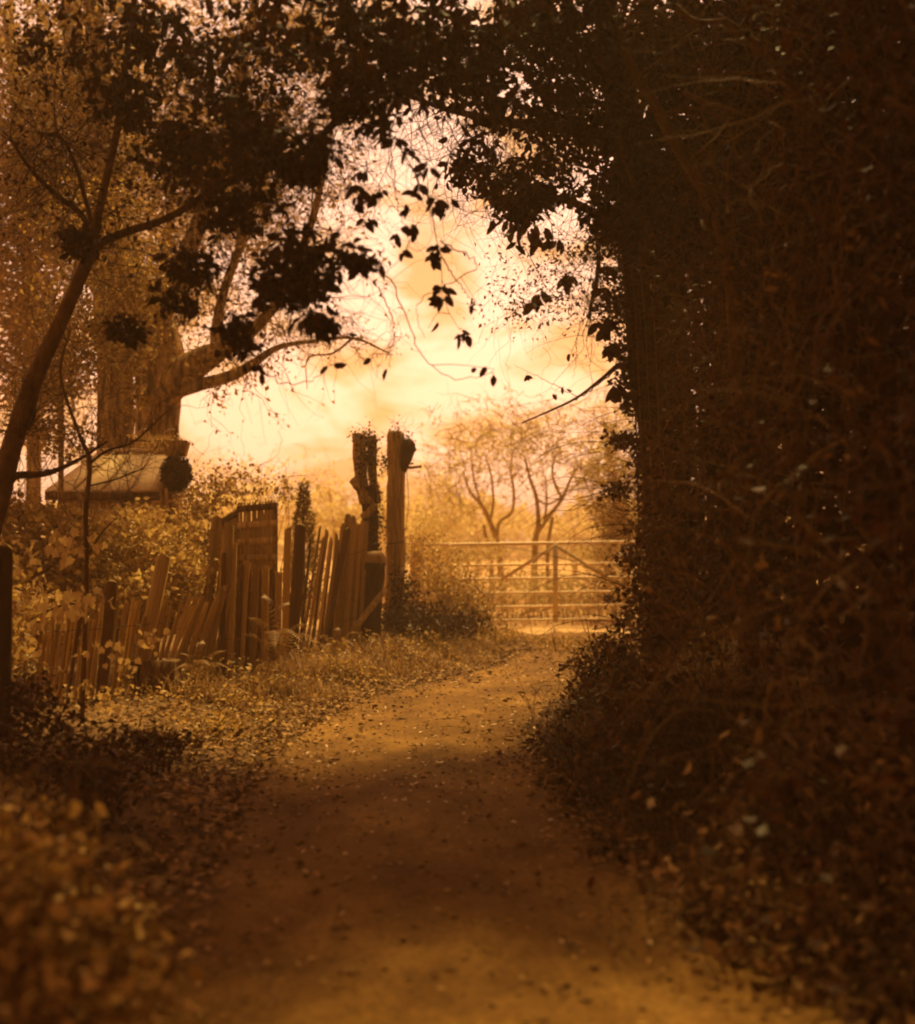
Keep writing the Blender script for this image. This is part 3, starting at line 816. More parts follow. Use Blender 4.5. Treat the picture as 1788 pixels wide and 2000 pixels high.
# second trunk beside the oak
t = thing('ash_tree', 'straight columnar trunk standing just behind the shed roof', 'tree', P(226, 1230, 16.0))
a1 = limb(t, [(228, 1250, 16), (227, 1000, 16), (226, 880, 16), (226, 760, 16), (222, 640, 16), (205, 500, 16), (200, 340, 16.2), (190, 150, 16.4), (180, -60, 16.6)], [40, 38, 36, 35, 34, 30, 26, 20, 16], M['bark_oak'], 'trunk', 18, .04, 36)
a2 = limb(t, [(214, 600, 16), (170, 520, 16), (110, 430, 16.2), (60, 330, 16.4), (30, 180, 16.6), (10, 20, 17)], [18, 16, 13, 11, 9, 6], M['bark_oak'], 'limb', 10)
ta, tb = twiggy(t, [a1[16:], a2], 240, 1.2, .007, M['twig_mid'], .2)
m = MB(); c = np.vstack([along(ta, 2500, .2), along(tb, 6500, .1)]); c += rng.normal(0, .08, c.shape)
leaf_batch(m, c, rng.uniform(.05, .10, len(c)), wid=.6); m.build('crown', M['leaf_mid'], t, kind='stuff')

# more trees filling the garden edge, each its own
def garden_tree(label, base, trunk, rad, blobs, n, mat_l, mat_t, size, twn=160, twl=.9, name='garden_tree', group='trees behind the garden', bark='bark_oak'):
    t = thing(name, label, 'tree', P(*base), group)
    tr = limb(t, trunk, rad, M[bark], 'trunk', 12)
    m = MB(); p = blob_twigs(m, blobs, twn, twl, .006, k=7, wander=.4); 
    n2 = twn * 2
    blob_twigs(m, blobs, n2, twl * .5, .0035, k=5, wander=.4); m.build('twigs', M[mat_t], t, kind='stuff')
    m = MB(); c = blob_pts(blobs, n, 26, .13); leaf_batch(m, c, rng.uniform(size * .6, size * 1.3, n), wid=.6)
    m.build('crown', M[mat_l], t, kind='stuff')
    return t
garden_tree('pale leafy tree filling the gap at the far left behind the thin dark trunk', (60, 1230, 19), [(60, 1260, 19), (66, 900, 19), (60, 650, 19), (40, 350, 19.3), (20, 0, 19.6)], [16, 14, 12, 10, 6],
            [(60, 700, 19, 110, 130, 1.2, 3), (20, 450, 19.5, 130, 170, 1.4, 3), (130, 300, 19.5, 130, 150, 1.4, 2), (60, 130, 20, 130, 120, 1.4, 1.2), (-120, 400, 19, 150, 300, 1.5, 1.2)], 17000, 'leaf_mid', 'twig_mid', .10, 320)
garden_tree('soft pale tree seen between oak limbs above the slatted bin', (310, 1230, 24), [(310, 1250, 24), (312, 900, 24), (314, 700, 24.3), (330, 450, 24.5), (360, 200, 25)], [13, 11, 10, 8, 5],
            [(330, 400, 24, 120, 150, 1.5, 2), (440, 200, 24.5, 150, 150, 1.5, 2), (250, 150, 24.5, 150, 160, 1.5, 2), (560, 60, 25, 150, 110, 1.5, 1.2), (300, 560, 24, 80, 70, 1, 1), (480, 330, 24, 110, 110, 1.2, 1.6)], 17000, 'leaf_mid', 'twig_mid', .11, 320)
garden_tree('golden leafed young tree veiling the upper oak trunk', (120, 1230, 13.2), [(110, 1250, 13.2), (120, 900, 13.2), (118, 700, 13.2), (140, 560, 13.2), (170, 420, 13.2)], [6, 5.5, 5, 4, 3],
            [(150, 600, 13.2, 90, 70, .5, 1.6), (240, 520, 13.3, 90, 60, .5, 1.6), (120, 720, 13.1, 60, 70, .4, 1.0), (300, 600, 13.4, 70, 40, .4, .7), (190, 420, 13.3, 110, 70, .5, 1.4), (70, 820, 13.1, 50, 60, .4, .7), (215, 690, 13.5, 70, 50, .4, 1.0), (130, 860, 13.2, 60, 40, .4, .6), (262, 740, 13.6, 20, 80, .2, .5)], 6200, 'leaf_mid', 'twig_mid', .055, 300, .6)

# thin dark leaning tree, left foreground
ld = 9.0
thin = thing('leaning_tree', 'thin dark leaning tree curving up on the left with long arching boughs', 'tree', P(-110, 1390, ld))
h1 = limb(thin, [(-110, 1420, ld), (-60, 1180, ld), (-10, 1000, ld), (30, 850, ld), (72, 730, ld), (118, 630, ld), (160, 535, ld), (182, 480, ld), (196, 400, ld - .1), (230, 250, ld - .2), (250, 90, ld - .4), (280, -120, ld - .6)], [30, 26, 22, 19, 17, 14, 12, 10, 8, 7, 6, 5], M['bark_pale'], 'trunk', 12, .06, 44)
h2 = limb(thin, [(178, 482, ld), (250, 452, ld - .2), (330, 425, ld - .5), (420, 370, ld - .8), (520, 320, ld - 1.1), (600, 290, ld - 1.4), (700, 190, ld - 1.6), (760, 120, ld - 1.8)], [9, 8, 7, 8, 9, 8, 7, 5], M['bark_dark'], 'bough', 9)
h3 = limb(thin, [(182, 470, ld), (160, 420, ld + .1), (110, 380, ld + .1), (60, 330, ld + .1), (20, 270, ld + .1)], [7, 6, 5, 4, 3], M['bark_dark'], 'bough', 8)
h4 = limb(thin, [(186, 460, ld), (150, 330, ld - .1), (120, 270, ld - .2), (75, 260, ld - .2)], [5, 4, 3, 2], M['bark_dark'], 'bough', 7)
h5 = limb(thin, [(-20, 960, ld), (30, 930, ld), (90, 925, ld), (150, 900, ld), (210, 862, ld)], [9, 8, 6, 4, 2], M['bark_dark'], 'bough', 8)
h6 = limb(thin, [(15, 900, ld), (40, 850, ld), (60, 830, ld), (70, 800, ld)], [6, 5, 4, 3], M['bark_dark'], 'bough', 7)
ta, tb = twiggy(thin, [h1[18:], h2, h3, h4], 150, .9, .0045, M['twig_dark'], .0, grav=-.02, gen2=3)
tc2, td2 = twiggy(thin, [h5, h6, h1[8:20]], 90, .7, .0035, M['twig_dark'], .5, gen2=2, name='side_twigs')
DARKL = [(330, 100, 8.0, 90, 70, .7, 2.2), (500, 110, 7.8, 140, 90, .8, 2.6), (210, 60, 8, 90, 60, .7, .7), (640, 70, 7.4, 130, 80, .8, 2.4), (420, 250, 7.8, 120, 60, .6, 3), (250, 200, 8.2, 60, 50, .5, 1.5),
         (560, 300, 7.4, 110, 50, .5, 2.4), (330, 310, 8, 80, 45, .5, 1.4), (460, 400, 7.6, 90, 50, .4, 1.8), (590, 500, 7.2, 60, 60, .35, 1.2), (540, 560, 7.2, 60, 40, .3, .8), (620, 560, 7.1, 40, 40, .3, .6), (690, 505, 7.1, 60, 26, .25, .4),
         (160, 470, 8.6, 45, 28, .3, .7), (120, 120, 8.4, 70, 50, .5, .8), (700, 190, 7.3, 90, 60, .5, 2.0), (380, 520, 7.5, 60, 36, .3, .8), (350, 590, 7.6, 50, 30, .25, .6), (240, 640, 7.8, 40, 22, .2, .5), (470, 655, 7.3, 30, 36, .2, .6), (620, 632, 7.1, 40, 16, .2, .5)]
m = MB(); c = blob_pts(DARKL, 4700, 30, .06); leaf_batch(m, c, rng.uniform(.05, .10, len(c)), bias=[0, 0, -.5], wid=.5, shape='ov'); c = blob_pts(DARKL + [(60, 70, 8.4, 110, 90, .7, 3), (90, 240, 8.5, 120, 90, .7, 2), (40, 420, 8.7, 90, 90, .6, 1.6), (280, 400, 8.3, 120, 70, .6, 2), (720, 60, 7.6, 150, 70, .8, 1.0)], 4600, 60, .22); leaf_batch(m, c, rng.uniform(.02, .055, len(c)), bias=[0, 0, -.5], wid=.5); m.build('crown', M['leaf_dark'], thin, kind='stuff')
m = MB(); blob_twigs(m, DARKL, 1300, .6, .002, k=7, wander=.35, grav=-.08); m.build('hanging_twigs', M['twig_dark'], thin, kind='stuff')

# ivy-covered tree on the right of the lane
vd = 13.6
ivy_t = thing('ivy_tree', 'big dark ivy covered trunk at the right edge of the sunlit opening', 'tree', P(1290, 1330, vd))
i1 = limb(ivy_t, [(1322, 1345, vd), (1314, 1150, vd), (1306, 1000, vd), (1299, 850, vd), (1292, 700, vd), (1277, 560, vd), (1254, 430, vd), (1235, 280, vd - .1), (1200, 120, vd - .3), (1170, -100, vd - .6)], [52, 44, 42, 40, 46, 50, 44, 36, 28, 20], M['bark_dark'], 'trunk', 18, .08, 40)
i2 = limb(ivy_t, [(1268, 1000, vd - .2), (1258, 850, vd - .25), (1240, 720, vd - .25), (1228, 560, vd - .2), (1222, 470, vd - .2), (1190, 435, vd - .3), (1120, 395, vd - .6), (1060, 380, vd - .9), (980, 340, vd - 1.4), (880, 300, vd - 2)], [8, 9, 12, 10, 12, 11, 8, 7, 4, 2], M['bark_dark'], 'limb', 9)
i3 = limb(ivy_t, [(1164, 425, vd - .4), (1168, 480, vd - .4), (1168, 530, vd - .4), (1156, 590, vd - .4), (1150, 622, vd - .4)], [4, 5, 5, 4, 3], M['bark_dark'], 'limb', 7)
i4 = limb(ivy_t, [(1262, 800, vd - .2), (1246, 745, vd - .3), (1216, 712, vd - .4), (1175, 740, vd - .5), (1130, 775, vd - .6), (1080, 800, vd - .7), (1020, 826, vd - .8)], [12, 10, 6, 3, 2.6, 2.2, 1.2], M['bark_dark'], 'limb', 7)
i5 = limb(ivy_t, [(1240, 300, vd), (1120, 250, vd - 1), (1000, 240, vd - 2), (880, 215, vd - 3), (780, 180, vd - 4)], [22, 16, 10, 6, 3], M['bark_dark'], 'limb', 9)
i6 = limb(ivy_t, [(1330, 1100, vd + .1), (1335, 900, vd + .1), (1330, 700, vd), (1310, 560, vd)], [14, 15, 16, 18], M['bark_dark'], 'limb', 9)
for k in range(7):
    x = 1228 + 9 * k
    limb(ivy_t, [(x + 22, 1050 - 30 * (k % 3), vd - .45), (x + 14, 820, vd - .5), (x + 6, 640, vd - .5), (x - 6, 500, vd - .48)], [1.6, 1.8, 1.4, 1], M['twig_mid'] if k % 2 else M['twig_dark'], 'ivy_stem', 5)
ta, tb = twiggy(ivy_t, [i2[18:], i3, i5[8:]], 130, 1.0, .0045, M['twig_dark'], -.1, grav=-.1, gen2=3)
m = MB()
th = rng.uniform(0, 1, 5200); idx = (th * 27).astype(int); cpt = i1[idx]
ang = rng.uniform(0, 2 * math.pi, len(th)); rr = np.interp(th, [0, .3, .6, 1], [.34, .28, .28, .30]) * rng.uniform(.8, 1.2, len(th)) * (1 + .3 * np.sin(cpt[:, 2] * 2.3 + ang * 2))
c = cpt + np.stack([np.cos(ang) * rr, np.sin(ang) * rr, rng.normal(0, .08, len(th))], 1)
leaf_batch(m, c, rng.uniform(.035, .075, len(c)), wid=.85)
IVYB = [(1262, 900, vd - .2, 24, 60, .3, 1.0), (1215, 860, vd - .3, 34, 16, .25, .35), (1205, 960, vd - .3, 30, 14, .25, .3), (1222, 690, vd - .3, 30, 26, .25, .35), (1196, 600, vd - .4, 34, 22, .3, .3), (1232, 780, vd - .3, 22, 24, .2, .3), (1228, 1090, vd - .3, 26, 20, .2, .25), (1175, 480, vd - .6, 46, 26, .3, .4), (1272, 1050, vd - .3, 20, 50, .3, .8), (1288, 1200, vd - .3, 24, 80, .4, 1.4), (1215, 740, vd - .3, 20, 26, .15, .3), (1190, 565, vd - .3, 40, 40, .2, .3)]
c = blob_pts(IVYB, 3400, 26, .14); leaf_batch(m, c, rng.uniform(.035, .07, len(c)), wid=.8)
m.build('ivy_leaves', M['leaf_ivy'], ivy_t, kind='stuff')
m = MB(); blob_twigs(m, IVYB, 140, .45, .003, wander=.4); m.build('ivy_twigs', M['twig_dark'], ivy_t, kind='stuff')
CROWN = [(1020, 400, 11.5, 60, 36, .4, 1.2), (1070, 350, 11.5, 90, 60, .6, 2), (930, 330, 10.5, 70, 50, .5, 1.0), (900, 40, 8, 140, 70, .9, 2.0), (1000, 170, 9, 130, 90, .9, 1.5), (1150, 220, 10, 120, 120, 1.0, 5), (1200, 400, 11, 70, 80, .8, 3), (1100, 40, 8.5, 150, 80, 1.0, 5),
         (1300, 120, 10, 130, 130, 1.2, 5), (1300, 330, 11, 80, 120, 1.0, 4), (810, 120, 8, 100, 70, .6, 1.0), (760, 30, 7.6, 150, 60, .8, 1.8), (930, 160, 8.6, 90, 60, .7, .8)]
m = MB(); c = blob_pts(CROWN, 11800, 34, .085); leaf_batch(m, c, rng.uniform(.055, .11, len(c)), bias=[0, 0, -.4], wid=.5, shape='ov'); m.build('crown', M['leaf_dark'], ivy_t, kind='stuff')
m = MB(); blob_twigs(m, CROWN, 700, .8, .003, k=7, wander=.35, grav=-.07); m.build('hanging_twigs', M['twig_dark'], ivy_t, kind='stuff')
FINE = [(1080, 520, 12.6, 110, 60, .4, 2), (1040, 590, 12.6, 80, 50, .4, 2), (1180, 600, 12.8, 60, 60, .3, 1.4), (1010, 230, 12, 90, 80, .6, 2)]
m = MB(); blob_twigs(m, FINE, 170, .8, .0022, k=7, wander=.3); m.build('fine_twigs', M['twig_mid'], ivy_t, kind='stuff')
m = MB(); c = blob_pts(FINE, 1300, 40, .2); leaf_batch(m, c, rng.uniform(.03, .06, len(c)), wid=.5); m.build('fine_leaves', M['leaf_dark'], ivy_t, kind='stuff')

# trees of the hedge on the right
def hedge_tree(label, base, limbs, blobs, n, bark='bark_pale'):
    t = thing('hedge_tree', label, 'tree', P(*base), 'trees growing out of the hedge bank')
    for k, (pts, rad) in enumerate(limbs):
        limb(t, pts, rad, M[bark], 'trunk' if k == 0 else 'limb', 10, .08)
    m = MB(); c = blob_pts(blobs, n, 40, .12); leaf_batch(m, c, rng.uniform(.06, .12, n), bias=[0, 0, -.3], wid=.5); m.build('crown', M['leaf_ivy'], t, kind='stuff')
    m = MB(); blob_twigs(m, blobs, max(40, n // 14), .9, .003, k=7, wander=.35); m.build('twigs', M['twig_mid'], t, kind='stuff')
    return t
hedge_tree('crooked pale limb arching left over the lane near the top of the hedge', (1470, 1330, 9.4),
           [([(1470, 1360, 9.4), (1455, 1000, 9.3), (1440, 700, 9.2), (1425, 500, 9.1), (1385, 385, 9), (1335, 300, 8.9), (1285, 215, 8.8), (1235, 130, 8.7), (1180, 20, 8.6)], [22, 18, 16, 15, 17, 15, 11, 9, 6]),
            ([(1280, 226, 8.7), (1350, 212, 8.6), (1410, 228, 8.55), (1455, 240, 8.5)], [3, 4, 3.4, 3]), ([(1335, 180, 8.7), (1400, 208, 8.6), (1480, 226, 8.5)], [5, 6, 4]),
            ([(1478, 108, 8.4), (1470, 170, 8.4), (1448, 230, 8.4), (1440, 270, 8.4), (1422, 320, 8.4), (1424, 400, 8.4), (1436, 470, 8.4)], [2.4, 3, 3.4, 3, 2.8, 3.2, 3]),
            ([(1210, 255, 8.6), (1215, 300, 8.6), (1232, 350, 8.6), (1245, 382, 8.6)], [1.6, 2, 1.8, 1.2])],
           [(1420, 60, 9.6, 160, 110, 1.0, 3), (1350, 420, 10.5, 90, 160, .9, 3), (1400, 250, 10.4, 140, 140, .9, 4)], 5200)
hedge_tree('second crooked limb forking above the vertical stem high in the hedge', (1600, 1330, 8.4),
           [([(1590, 1400, 8.4), (1575, 1100, 8.4), (1560, 880, 8.4), (1545, 700, 8.4), (1560, 480, 8.3), (1566, 260, 8.2), (1545, 170, 8.1), (1500, 110, 8.0), (1440, 60, 8), (1400, 30, 8)], [20, 17, 14, 12, 10, 12, 14, 12, 10, 7]),
            ([(1566, 240, 8.2), (1610, 205, 8.2), (1640, 190, 8.2)], [12, 11, 8]), ([(1420, 40, 7.8), (1360, 42, 7.8), (1320, 10, 7.8)], [5, 6, 4]), ([(1600, 20, 7.8), (1560, 30, 7.8), (1480, 20, 7.8), (1440, 60, 7.8)], [4, 5, 5, 4])],
           [(1620, 60, 9, 170, 110, 1.0, 3), (1580, 330, 9.6, 140, 160, .9, 4), (1500, 600, 9.8, 110, 160, .9, 4)], 5200)
hedge_tree('straight dark trunk close to the right edge of the hedge', (1720, 1420, 7.2),
           [([(1725, 1480, 7.2), (1718, 1200, 7.2), (1722, 900, 7.2), (1712, 600, 7.1), (1705, 350, 7.1), (1700, 100, 7), (1690, -100, 7)], [26, 22, 19, 18, 17, 15, 13]),
            ([(1690, 190, 6.9), (1720, 250, 6.9), (1770, 300, 6.9), (1830, 350, 6.9)], [3, 3.4, 3, 3]), ([(1725, 560, 6.9), (1730, 500, 6.9), (1738, 430, 6.9), (1736, 380, 6.9)], [4, 5, 4, 2])],
           [(1740, 60, 8, 170, 130, 1.0, 3), (1740, 400, 8.4, 120, 200, .9, 4), (1740, 800, 8.3, 120, 200, .9, 3)], 5000, 'bark_dark')

# ------------------------------------------------------------------ the hedge bank itself
def hedge_face(y):
    return np.interp(y, [-6, 3, 6, 9, 14, 15.5], [1.9, 1.5, 1.12, 1.30, 1.90, 2.3])
hedge = thing('hedge', 'tall dark tangled ivy and bramble hedge walling the right of the lane', 'hedge', (1.6, 9, 0.6))
N = 46000
y = rng.uniform(-3.5, 14.6, N) ** 1.0
z = rng.uniform(0, 1, N) ** 0.9 * 5.6
depth = rng.gamma(1.6, .28, N)
x = hedge_face(y) + depth + .28 * nz(y, z, 1.3) + .12 * nz(y, z, 4) - .50 * (1 - smooth(0.1, 1.2, z)) * (1 - smooth(12.5, 14, y)) + .50 * smooth(1.3, 2.3, z) * (1 - smooth(11.5, 13.5, y)) - .10 * np.maximum(0, z - 3.0) * (1 - smooth(9, 12, y))
keep = (nz(y, z, 2.1, 3) + .5 * nz(y, z, 5.0, 1)) > rng.uniform(-1.25, .55, N)
c = np.stack([x, y, gz(x, y) * (z < 3) + z], 1)[keep]
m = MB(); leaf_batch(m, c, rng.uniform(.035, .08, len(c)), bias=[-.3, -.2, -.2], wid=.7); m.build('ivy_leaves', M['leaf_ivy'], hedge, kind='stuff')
N = 42000   # deeper foliage
y = rng.uniform(-4, 17, N); z = rng.uniform(0, 7.2, N)
x = hedge_face(y) + .75 + rng.uniform(0, 2.4, N) + .3 * smooth(13, 16, y)
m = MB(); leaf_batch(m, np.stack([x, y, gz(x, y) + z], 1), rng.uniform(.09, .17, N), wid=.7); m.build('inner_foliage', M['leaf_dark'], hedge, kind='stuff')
N = 2300
y = rng.uniform(3.6, 14, N); z = rng.uniform(.2, 5.0, N); x = hedge_face(y) + rng.uniform(-.05, .7, N) + .3 * smooth(1.3, 2.3, z)
m = MB(); twig_batch(m, np.stack([x, y, gz(x, y) + z], 1), rng.standard_normal((N, 3)) * [.5, .6, 1] + [-.25, -.1, .35], rng.uniform(.3, 1.3, N), rng.uniform(.0015, .005, N), k=7, wander=.3, grav=-.06); m.build('stems', M['twig_mid'], hedge, kind='stuff')
bl = [(1400, 850, 15.2, 90, 300, .5, 2), (1440, 500, 15, 110, 220, .5, 1.4), (1420, 1130, 14.8, 90, 120, .5, 1), (1560, 800, 14.5, 120, 400, .6, 2)]
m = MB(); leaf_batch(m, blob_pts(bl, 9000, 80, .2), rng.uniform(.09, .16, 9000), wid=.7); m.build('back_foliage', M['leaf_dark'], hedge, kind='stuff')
N = 900
y = rng.uniform(4.5, 13.5, N); z = rng.uniform(.02, 1, N) ** 1.3 * 2.6
x = hedge_face(y) + rng.gamma(1.3, .12, N) - .08 + .28 * nz(y, z, 1.3) + .12 * nz(y, z, 4) - .50 * (1 - smooth(0.1, 1.2, z)) * (1 - smooth(12.5, 14, y)) + .4 * smooth(1.3, 2.3, z)
m = MB(); leaf_batch(m, np.stack([x, y, gz(x, y) + z], 1), rng.uniform(.03, .075, N), bias=[-.2, -.3, -.5], wid=.45, shape='ov'); m.build('lit_leaf_flecks', M['leaf_lit_fleck'], hedge, kind='stuff')  # paler leaves scattered to imitate lit flecks on the hedge face
for pts, rad in (([(1528, 1285, 6.3), (1536, 1345, 6.2), (1545, 1395, 6.1), (1532, 1440, 6.05), (1520, 1490, 6.0)], [3, 5, 5, 4, 3]), ([(1545, 1395, 6.1), (1556, 1420, 6.1), (1552, 1440, 6.1)], [3, 3, 2]),
                 ([(1320, 1390, 8.5), (1220, 1330, 9.2), (1180, 1370, 9.3)], [3, 3.4, 2]), ([(1790, 1490, 5.4), (1680, 1530, 5.5), (1560, 1580, 5.6)], [4, 4, 2]),
                 ([(1290, 1710, 5.4), (1330, 1700, 5.4), (1350, 1702, 5.4)], [3, 4, 3]), ([(1420, 1180, 8), (1480, 1010, 8), (1540, 880, 8)], [2.4, 2.2, 1.6]), ([(1640, 1150, 7), (1655, 900, 7), (1650, 640, 7), (1640, 420, 7)], [4, 4, 3.4, 2.6]), ([(1760, 1300, 6.4), (1765, 1000, 6.4), (1755, 700, 6.4)], [5, 5, 4])):
    limb(hedge, pts, rad, M['bark_pale'], 'root_stem', 6, .08, 14)

def bush(name, label, blobs, n, size, mat, twigs=120, twl=.5, twm='twig_dark', clumps=26, tight=.13, wid=.6, cat='bush', group=None, shape='dia', bias=None):
    b0 = blobs[0]; c0 = P(b0[0], b0[1], b0[2])
    t = thing(name, label, cat, (c0[0], c0[1], float(gz(c0[0], c0[1]))), group)
    m = MB(); c = blob_pts(blobs, n, clumps, tight); c[:, 2] = np.maximum(c[:, 2], gz(c[:, 0], c[:, 1]) + .01)
    leaf_batch(m, c, rng.uniform(size * .6, size * 1.35, n), wid=wid, shape=shape, bias=bias); m.build('foliage', M[mat], t, kind='stuff')
    m = MB(); blob_twigs(m, blobs, twigs, twl, .0035, k=6, wander=.35)
    base = np.stack([c0[0] + rng.normal(0, .12, 9), c0[1] + rng.normal(0, .12, 9), np.full(9, float(gz(c0[0], c0[1])) - .03)], 1)
    tg = blob_pts(blobs, 9, 10, .3)
    twig_batch(m, base, tg - base, np.linalg.norm(tg - base, axis=1), .009, k=6, wander=.12)
    m.build('stems', M[twm], t, kind='stuff')
    return t

# brambles at the foot of the hedge
bush('bramble', 'dark bramble spilling over the lane at the foot of the ivy trunk', [(1185, 1318, 10.6, 60, 46, .5, 2), (1205, 1385, 9.8, 80, 60, .5, 2), (1140, 1400, 9.4, 50, 50, .4, 1.2), (1110, 1460, 8.9, 50, 36, .35, 1)], 2300, .05, 'leaf_ivy', 220, .5)
bush('bramble', 'dense low bramble on the bank below the hedge in middle shade', [(1250, 1500, 8, 110, 70, .5, 2), (1180, 1560, 7.6, 80, 50, .4, 1), (1350, 1560, 7.2, 120, 90, .5, 2), (1400, 1430, 7.6, 110, 80, .5, 2)], 4200, .055, 'leaf_ivy', 260, .5)
bush('bramble', 'low scrub with paler leaves at the lower right verge', [(1600, 1640, 5.6, 150, 80, .5, 2), (1480, 1720, 5.2, 150, 70, .5, 2), (1700, 1780, 4.9, 150, 80, .5, 2), (1560, 1850, 4.6, 150, 50, .4, 1.3), (1740, 1560, 5.4, 100, 90, .5, 1.5)], 4600, .055, 'leaf_litter', 160, .4)

# foreground bush lower left (out of focus), and dark bank scrub
bush('foreground_bush', 'blurred leafy bush close by in the lower left corner', [(20, 1740, 3.7, 90, 60, .35, 1.2), (90, 1830, 3.6, 100, 60, .35, 1.8), (50, 1930, 3.4, 150, 80, .3, 2.2), (210, 1930, 3.5, 60, 45, .25, .7), (150, 1995, 3.3, 130, 50, .3, 1.3), (-20, 1650, 4.0, 60, 60, .3, .7), (-60, 1850, 3.4, 90, 120, .3, 1.2), (120, 1700, 3.9, 60, 70, .3, .35), (260, 1860, 3.8, 50, 60, .3, .3)], 2700, .05, 'leaf_bush', 320, .4, 'twig_mid', 46, .2, .6, shape='ov')
bush('bank_scrub', 'dark low scrub on the shaded bank below the near palings', [(60, 1470, 7.4, 130, 60, .6, 2), (160, 1560, 6.2, 110, 60, .5, 2), (260, 1480, 8.0, 100, 36, .5, 1.2), (20, 1380, 7.8, 80, 60, .5, 1.2), (330, 1480, 8.8, 80, 20, .4, .8)], 3600, .045, 'leaf_ivy', 140, .4)
t = thing('cut_post', 'dark vertical post cut off by the left edge of the picture', 'post', P(4, 1420, 7.6))
m = MB(); m.tube(PX([(-2, 1440, 7.6), (0, 1300, 7.6), (4, 1150, 7.6), (6, 1075, 7.6), (6, 1066, 7.6)]), np.array([22, 21, 20, 19, 10]) * 7.6 / F, 12, .06); m.build('shaft', M['bark_dark'], t, True)

# sapling with pale lobed leaves in front of the near fence
sp = 9.0
sap = thing('sapling', 'slender sapling with broad pale leaves in front of the palings', 'sapling', P(168, 1430, sp))
l1 = limb(sap, [(160, 1440, sp), (166, 1250, sp), (170, 1100, sp), (168, 1000, sp), (176, 905, sp), (160, 860, sp), (134, 790, sp), (118, 720, sp), (140, 640, sp)], [5, 5, 5, 5, 5, 4, 3, 2.5, 1.5], M['bark_pale'], 'stem', 7, .05)
l2 = limb(sap, [(176, 905, sp), (210, 880, sp), (262, 862, sp + .1), (330, 800, sp + .1)], [3, 2.6, 2, 1], M['bark_dark'], 'branch', 6, .05)
l3 = limb(sap, [(172, 950, sp), (230, 935, sp), (280, 915, sp)], [2, 1.6, 1], M['bark_dark'], 'branch', 5, .05)
l4 = limb(sap, [(168, 1180, sp), (130, 1180, sp - .1), (90, 1195, sp - .2), (60, 1210, sp - .2)], [2.4, 2, 1.6, 1], M['bark_dark'], 'branch', 5, .05)
l5 = limb(sap, [(168, 1090, sp), (200, 1040, sp), (230, 1010, sp)], [2.2, 1.6, 1], M['bark_dark'], 'branch', 5, .05)
twiggy(sap, [l1, l2, l3], 60, .5, .0025, M['twig_dark'], .4, gen2=2)

def lobed_leaf(name, mat, seed):
    r = np.random.default_rng(seed)
    ang = [(-150, .30), (-118, .56), (-92, .42), (-62, .84), (-40, .54), (-14, .86), (0, 1.12), (14, .86), (40, .54), (62, .84), (92, .42), (118, .56), (150, .30)]
    v = [(0, 0, 0)]
    for a, rr_ in ang:
        rr_ *= 1 + .08 * r.standard_normal()
        x_, y_ = rr_ * math.cos(R(a)), rr_ * math.sin(R(a))
        v.append((x_ + .15, y_, -.30 * x_ * abs(x_) - .25 * y_ ** 2 + .05 * math.sin(9 * x_)))
    m = MB(); m.add(v, [(0, i, i + 1) for i in range(1, len(ang))])
    return m.mesh(name, mat, smoothed=True)
def oval_leaf(name, mat, seed, wid=.42):
    r = np.random.default_rng(seed)
    n_ = 6; v = []
    for i in range(n_ + 1):
        t_ = i / n_; w = wid * .5 * (math.sin(math.pi * t_ ** .85) ** .8 if 0 < t_ < 1 else 0) * (1 + .06 * r.standard_normal())
        z_ = -.18 * t_ ** 2
        v += [(t_, w, z_ + .25 * w), (t_, 0, z_), (t_, -w, z_ + .25 * w)]
    q = []
    for i in range(n_):
        q += [(3 * i, 3 * i + 1, 3 * i + 4, 3 * i + 3), (3 * i + 1, 3 * i + 2, 3 * i + 5, 3 * i + 4)]
    m = MB(); m.add(v, None, q)
    return m.mesh(name, mat, smoothed=True)
LOBED = [lobed_leaf('leaf', M['leaf_pale'], k) for k in range(3)]
OVAL = [oval_leaf('leaf', M['leaf_dark'], k, .40 + .05 * k) for k in range(4)]

def put_leaf(parent, p, axis, size, meshes, face_cam=0.5):
    ax = Vector([float(a) for a in axis]).normalized()
    nrm = Vector((random.gauss(0, 1), random.gauss(-face_cam * 2, 1), random.gauss(0, .6)))
    sd_ = nrm.cross(ax)
    if sd_.length < 1e-4:
        sd_ = Vector((1, 0, 0))
    sd_.normalize(); n2 = ax.cross(sd_)
    m_ = Matrix(((ax.x, sd_.x, n2.x), (ax.y, sd_.y, n2.y), (ax.z, sd_.z, n2.z))).to_4x4() @ Matrix.Diagonal((size, size, size, 1))
    return inst('leaf', random.choice(meshes), parent, p, m_)

for cx_, cy_, n_, sx_, sy_, sz_ in ((135, 1190, 20, 55, 22, .075), (150, 1165, 10, 40, 20, .075), (75, 1205, 8, 30, 25, .07), (200, 1265, 9, 45, 18, .055), (305, 1245, 9, 26, 22, .05), (220, 1375, 12, 24, 26, .05), (120, 1070, 16, 60, 40, .075), (250, 1300, 7, 26, 22, .05), (70, 1265, 6, 20, 12, .05), (170, 1335, 5, 16, 12, .045), (60, 1080, 9, 40, 30, .06)):
    for k in range(int(n_ * 2.0)):
        p = P(cx_ + random.gauss(0, sx_ * .6), cy_ + random.gauss(0, sy_ * .6), sp - .15 + random.gauss(0, .15))
        put_leaf(sap, p, (random.gauss(0, .6), random.gauss(-.2, .3), -.8), sz_ * random.uniform(.35, .85), LOBED, .2)

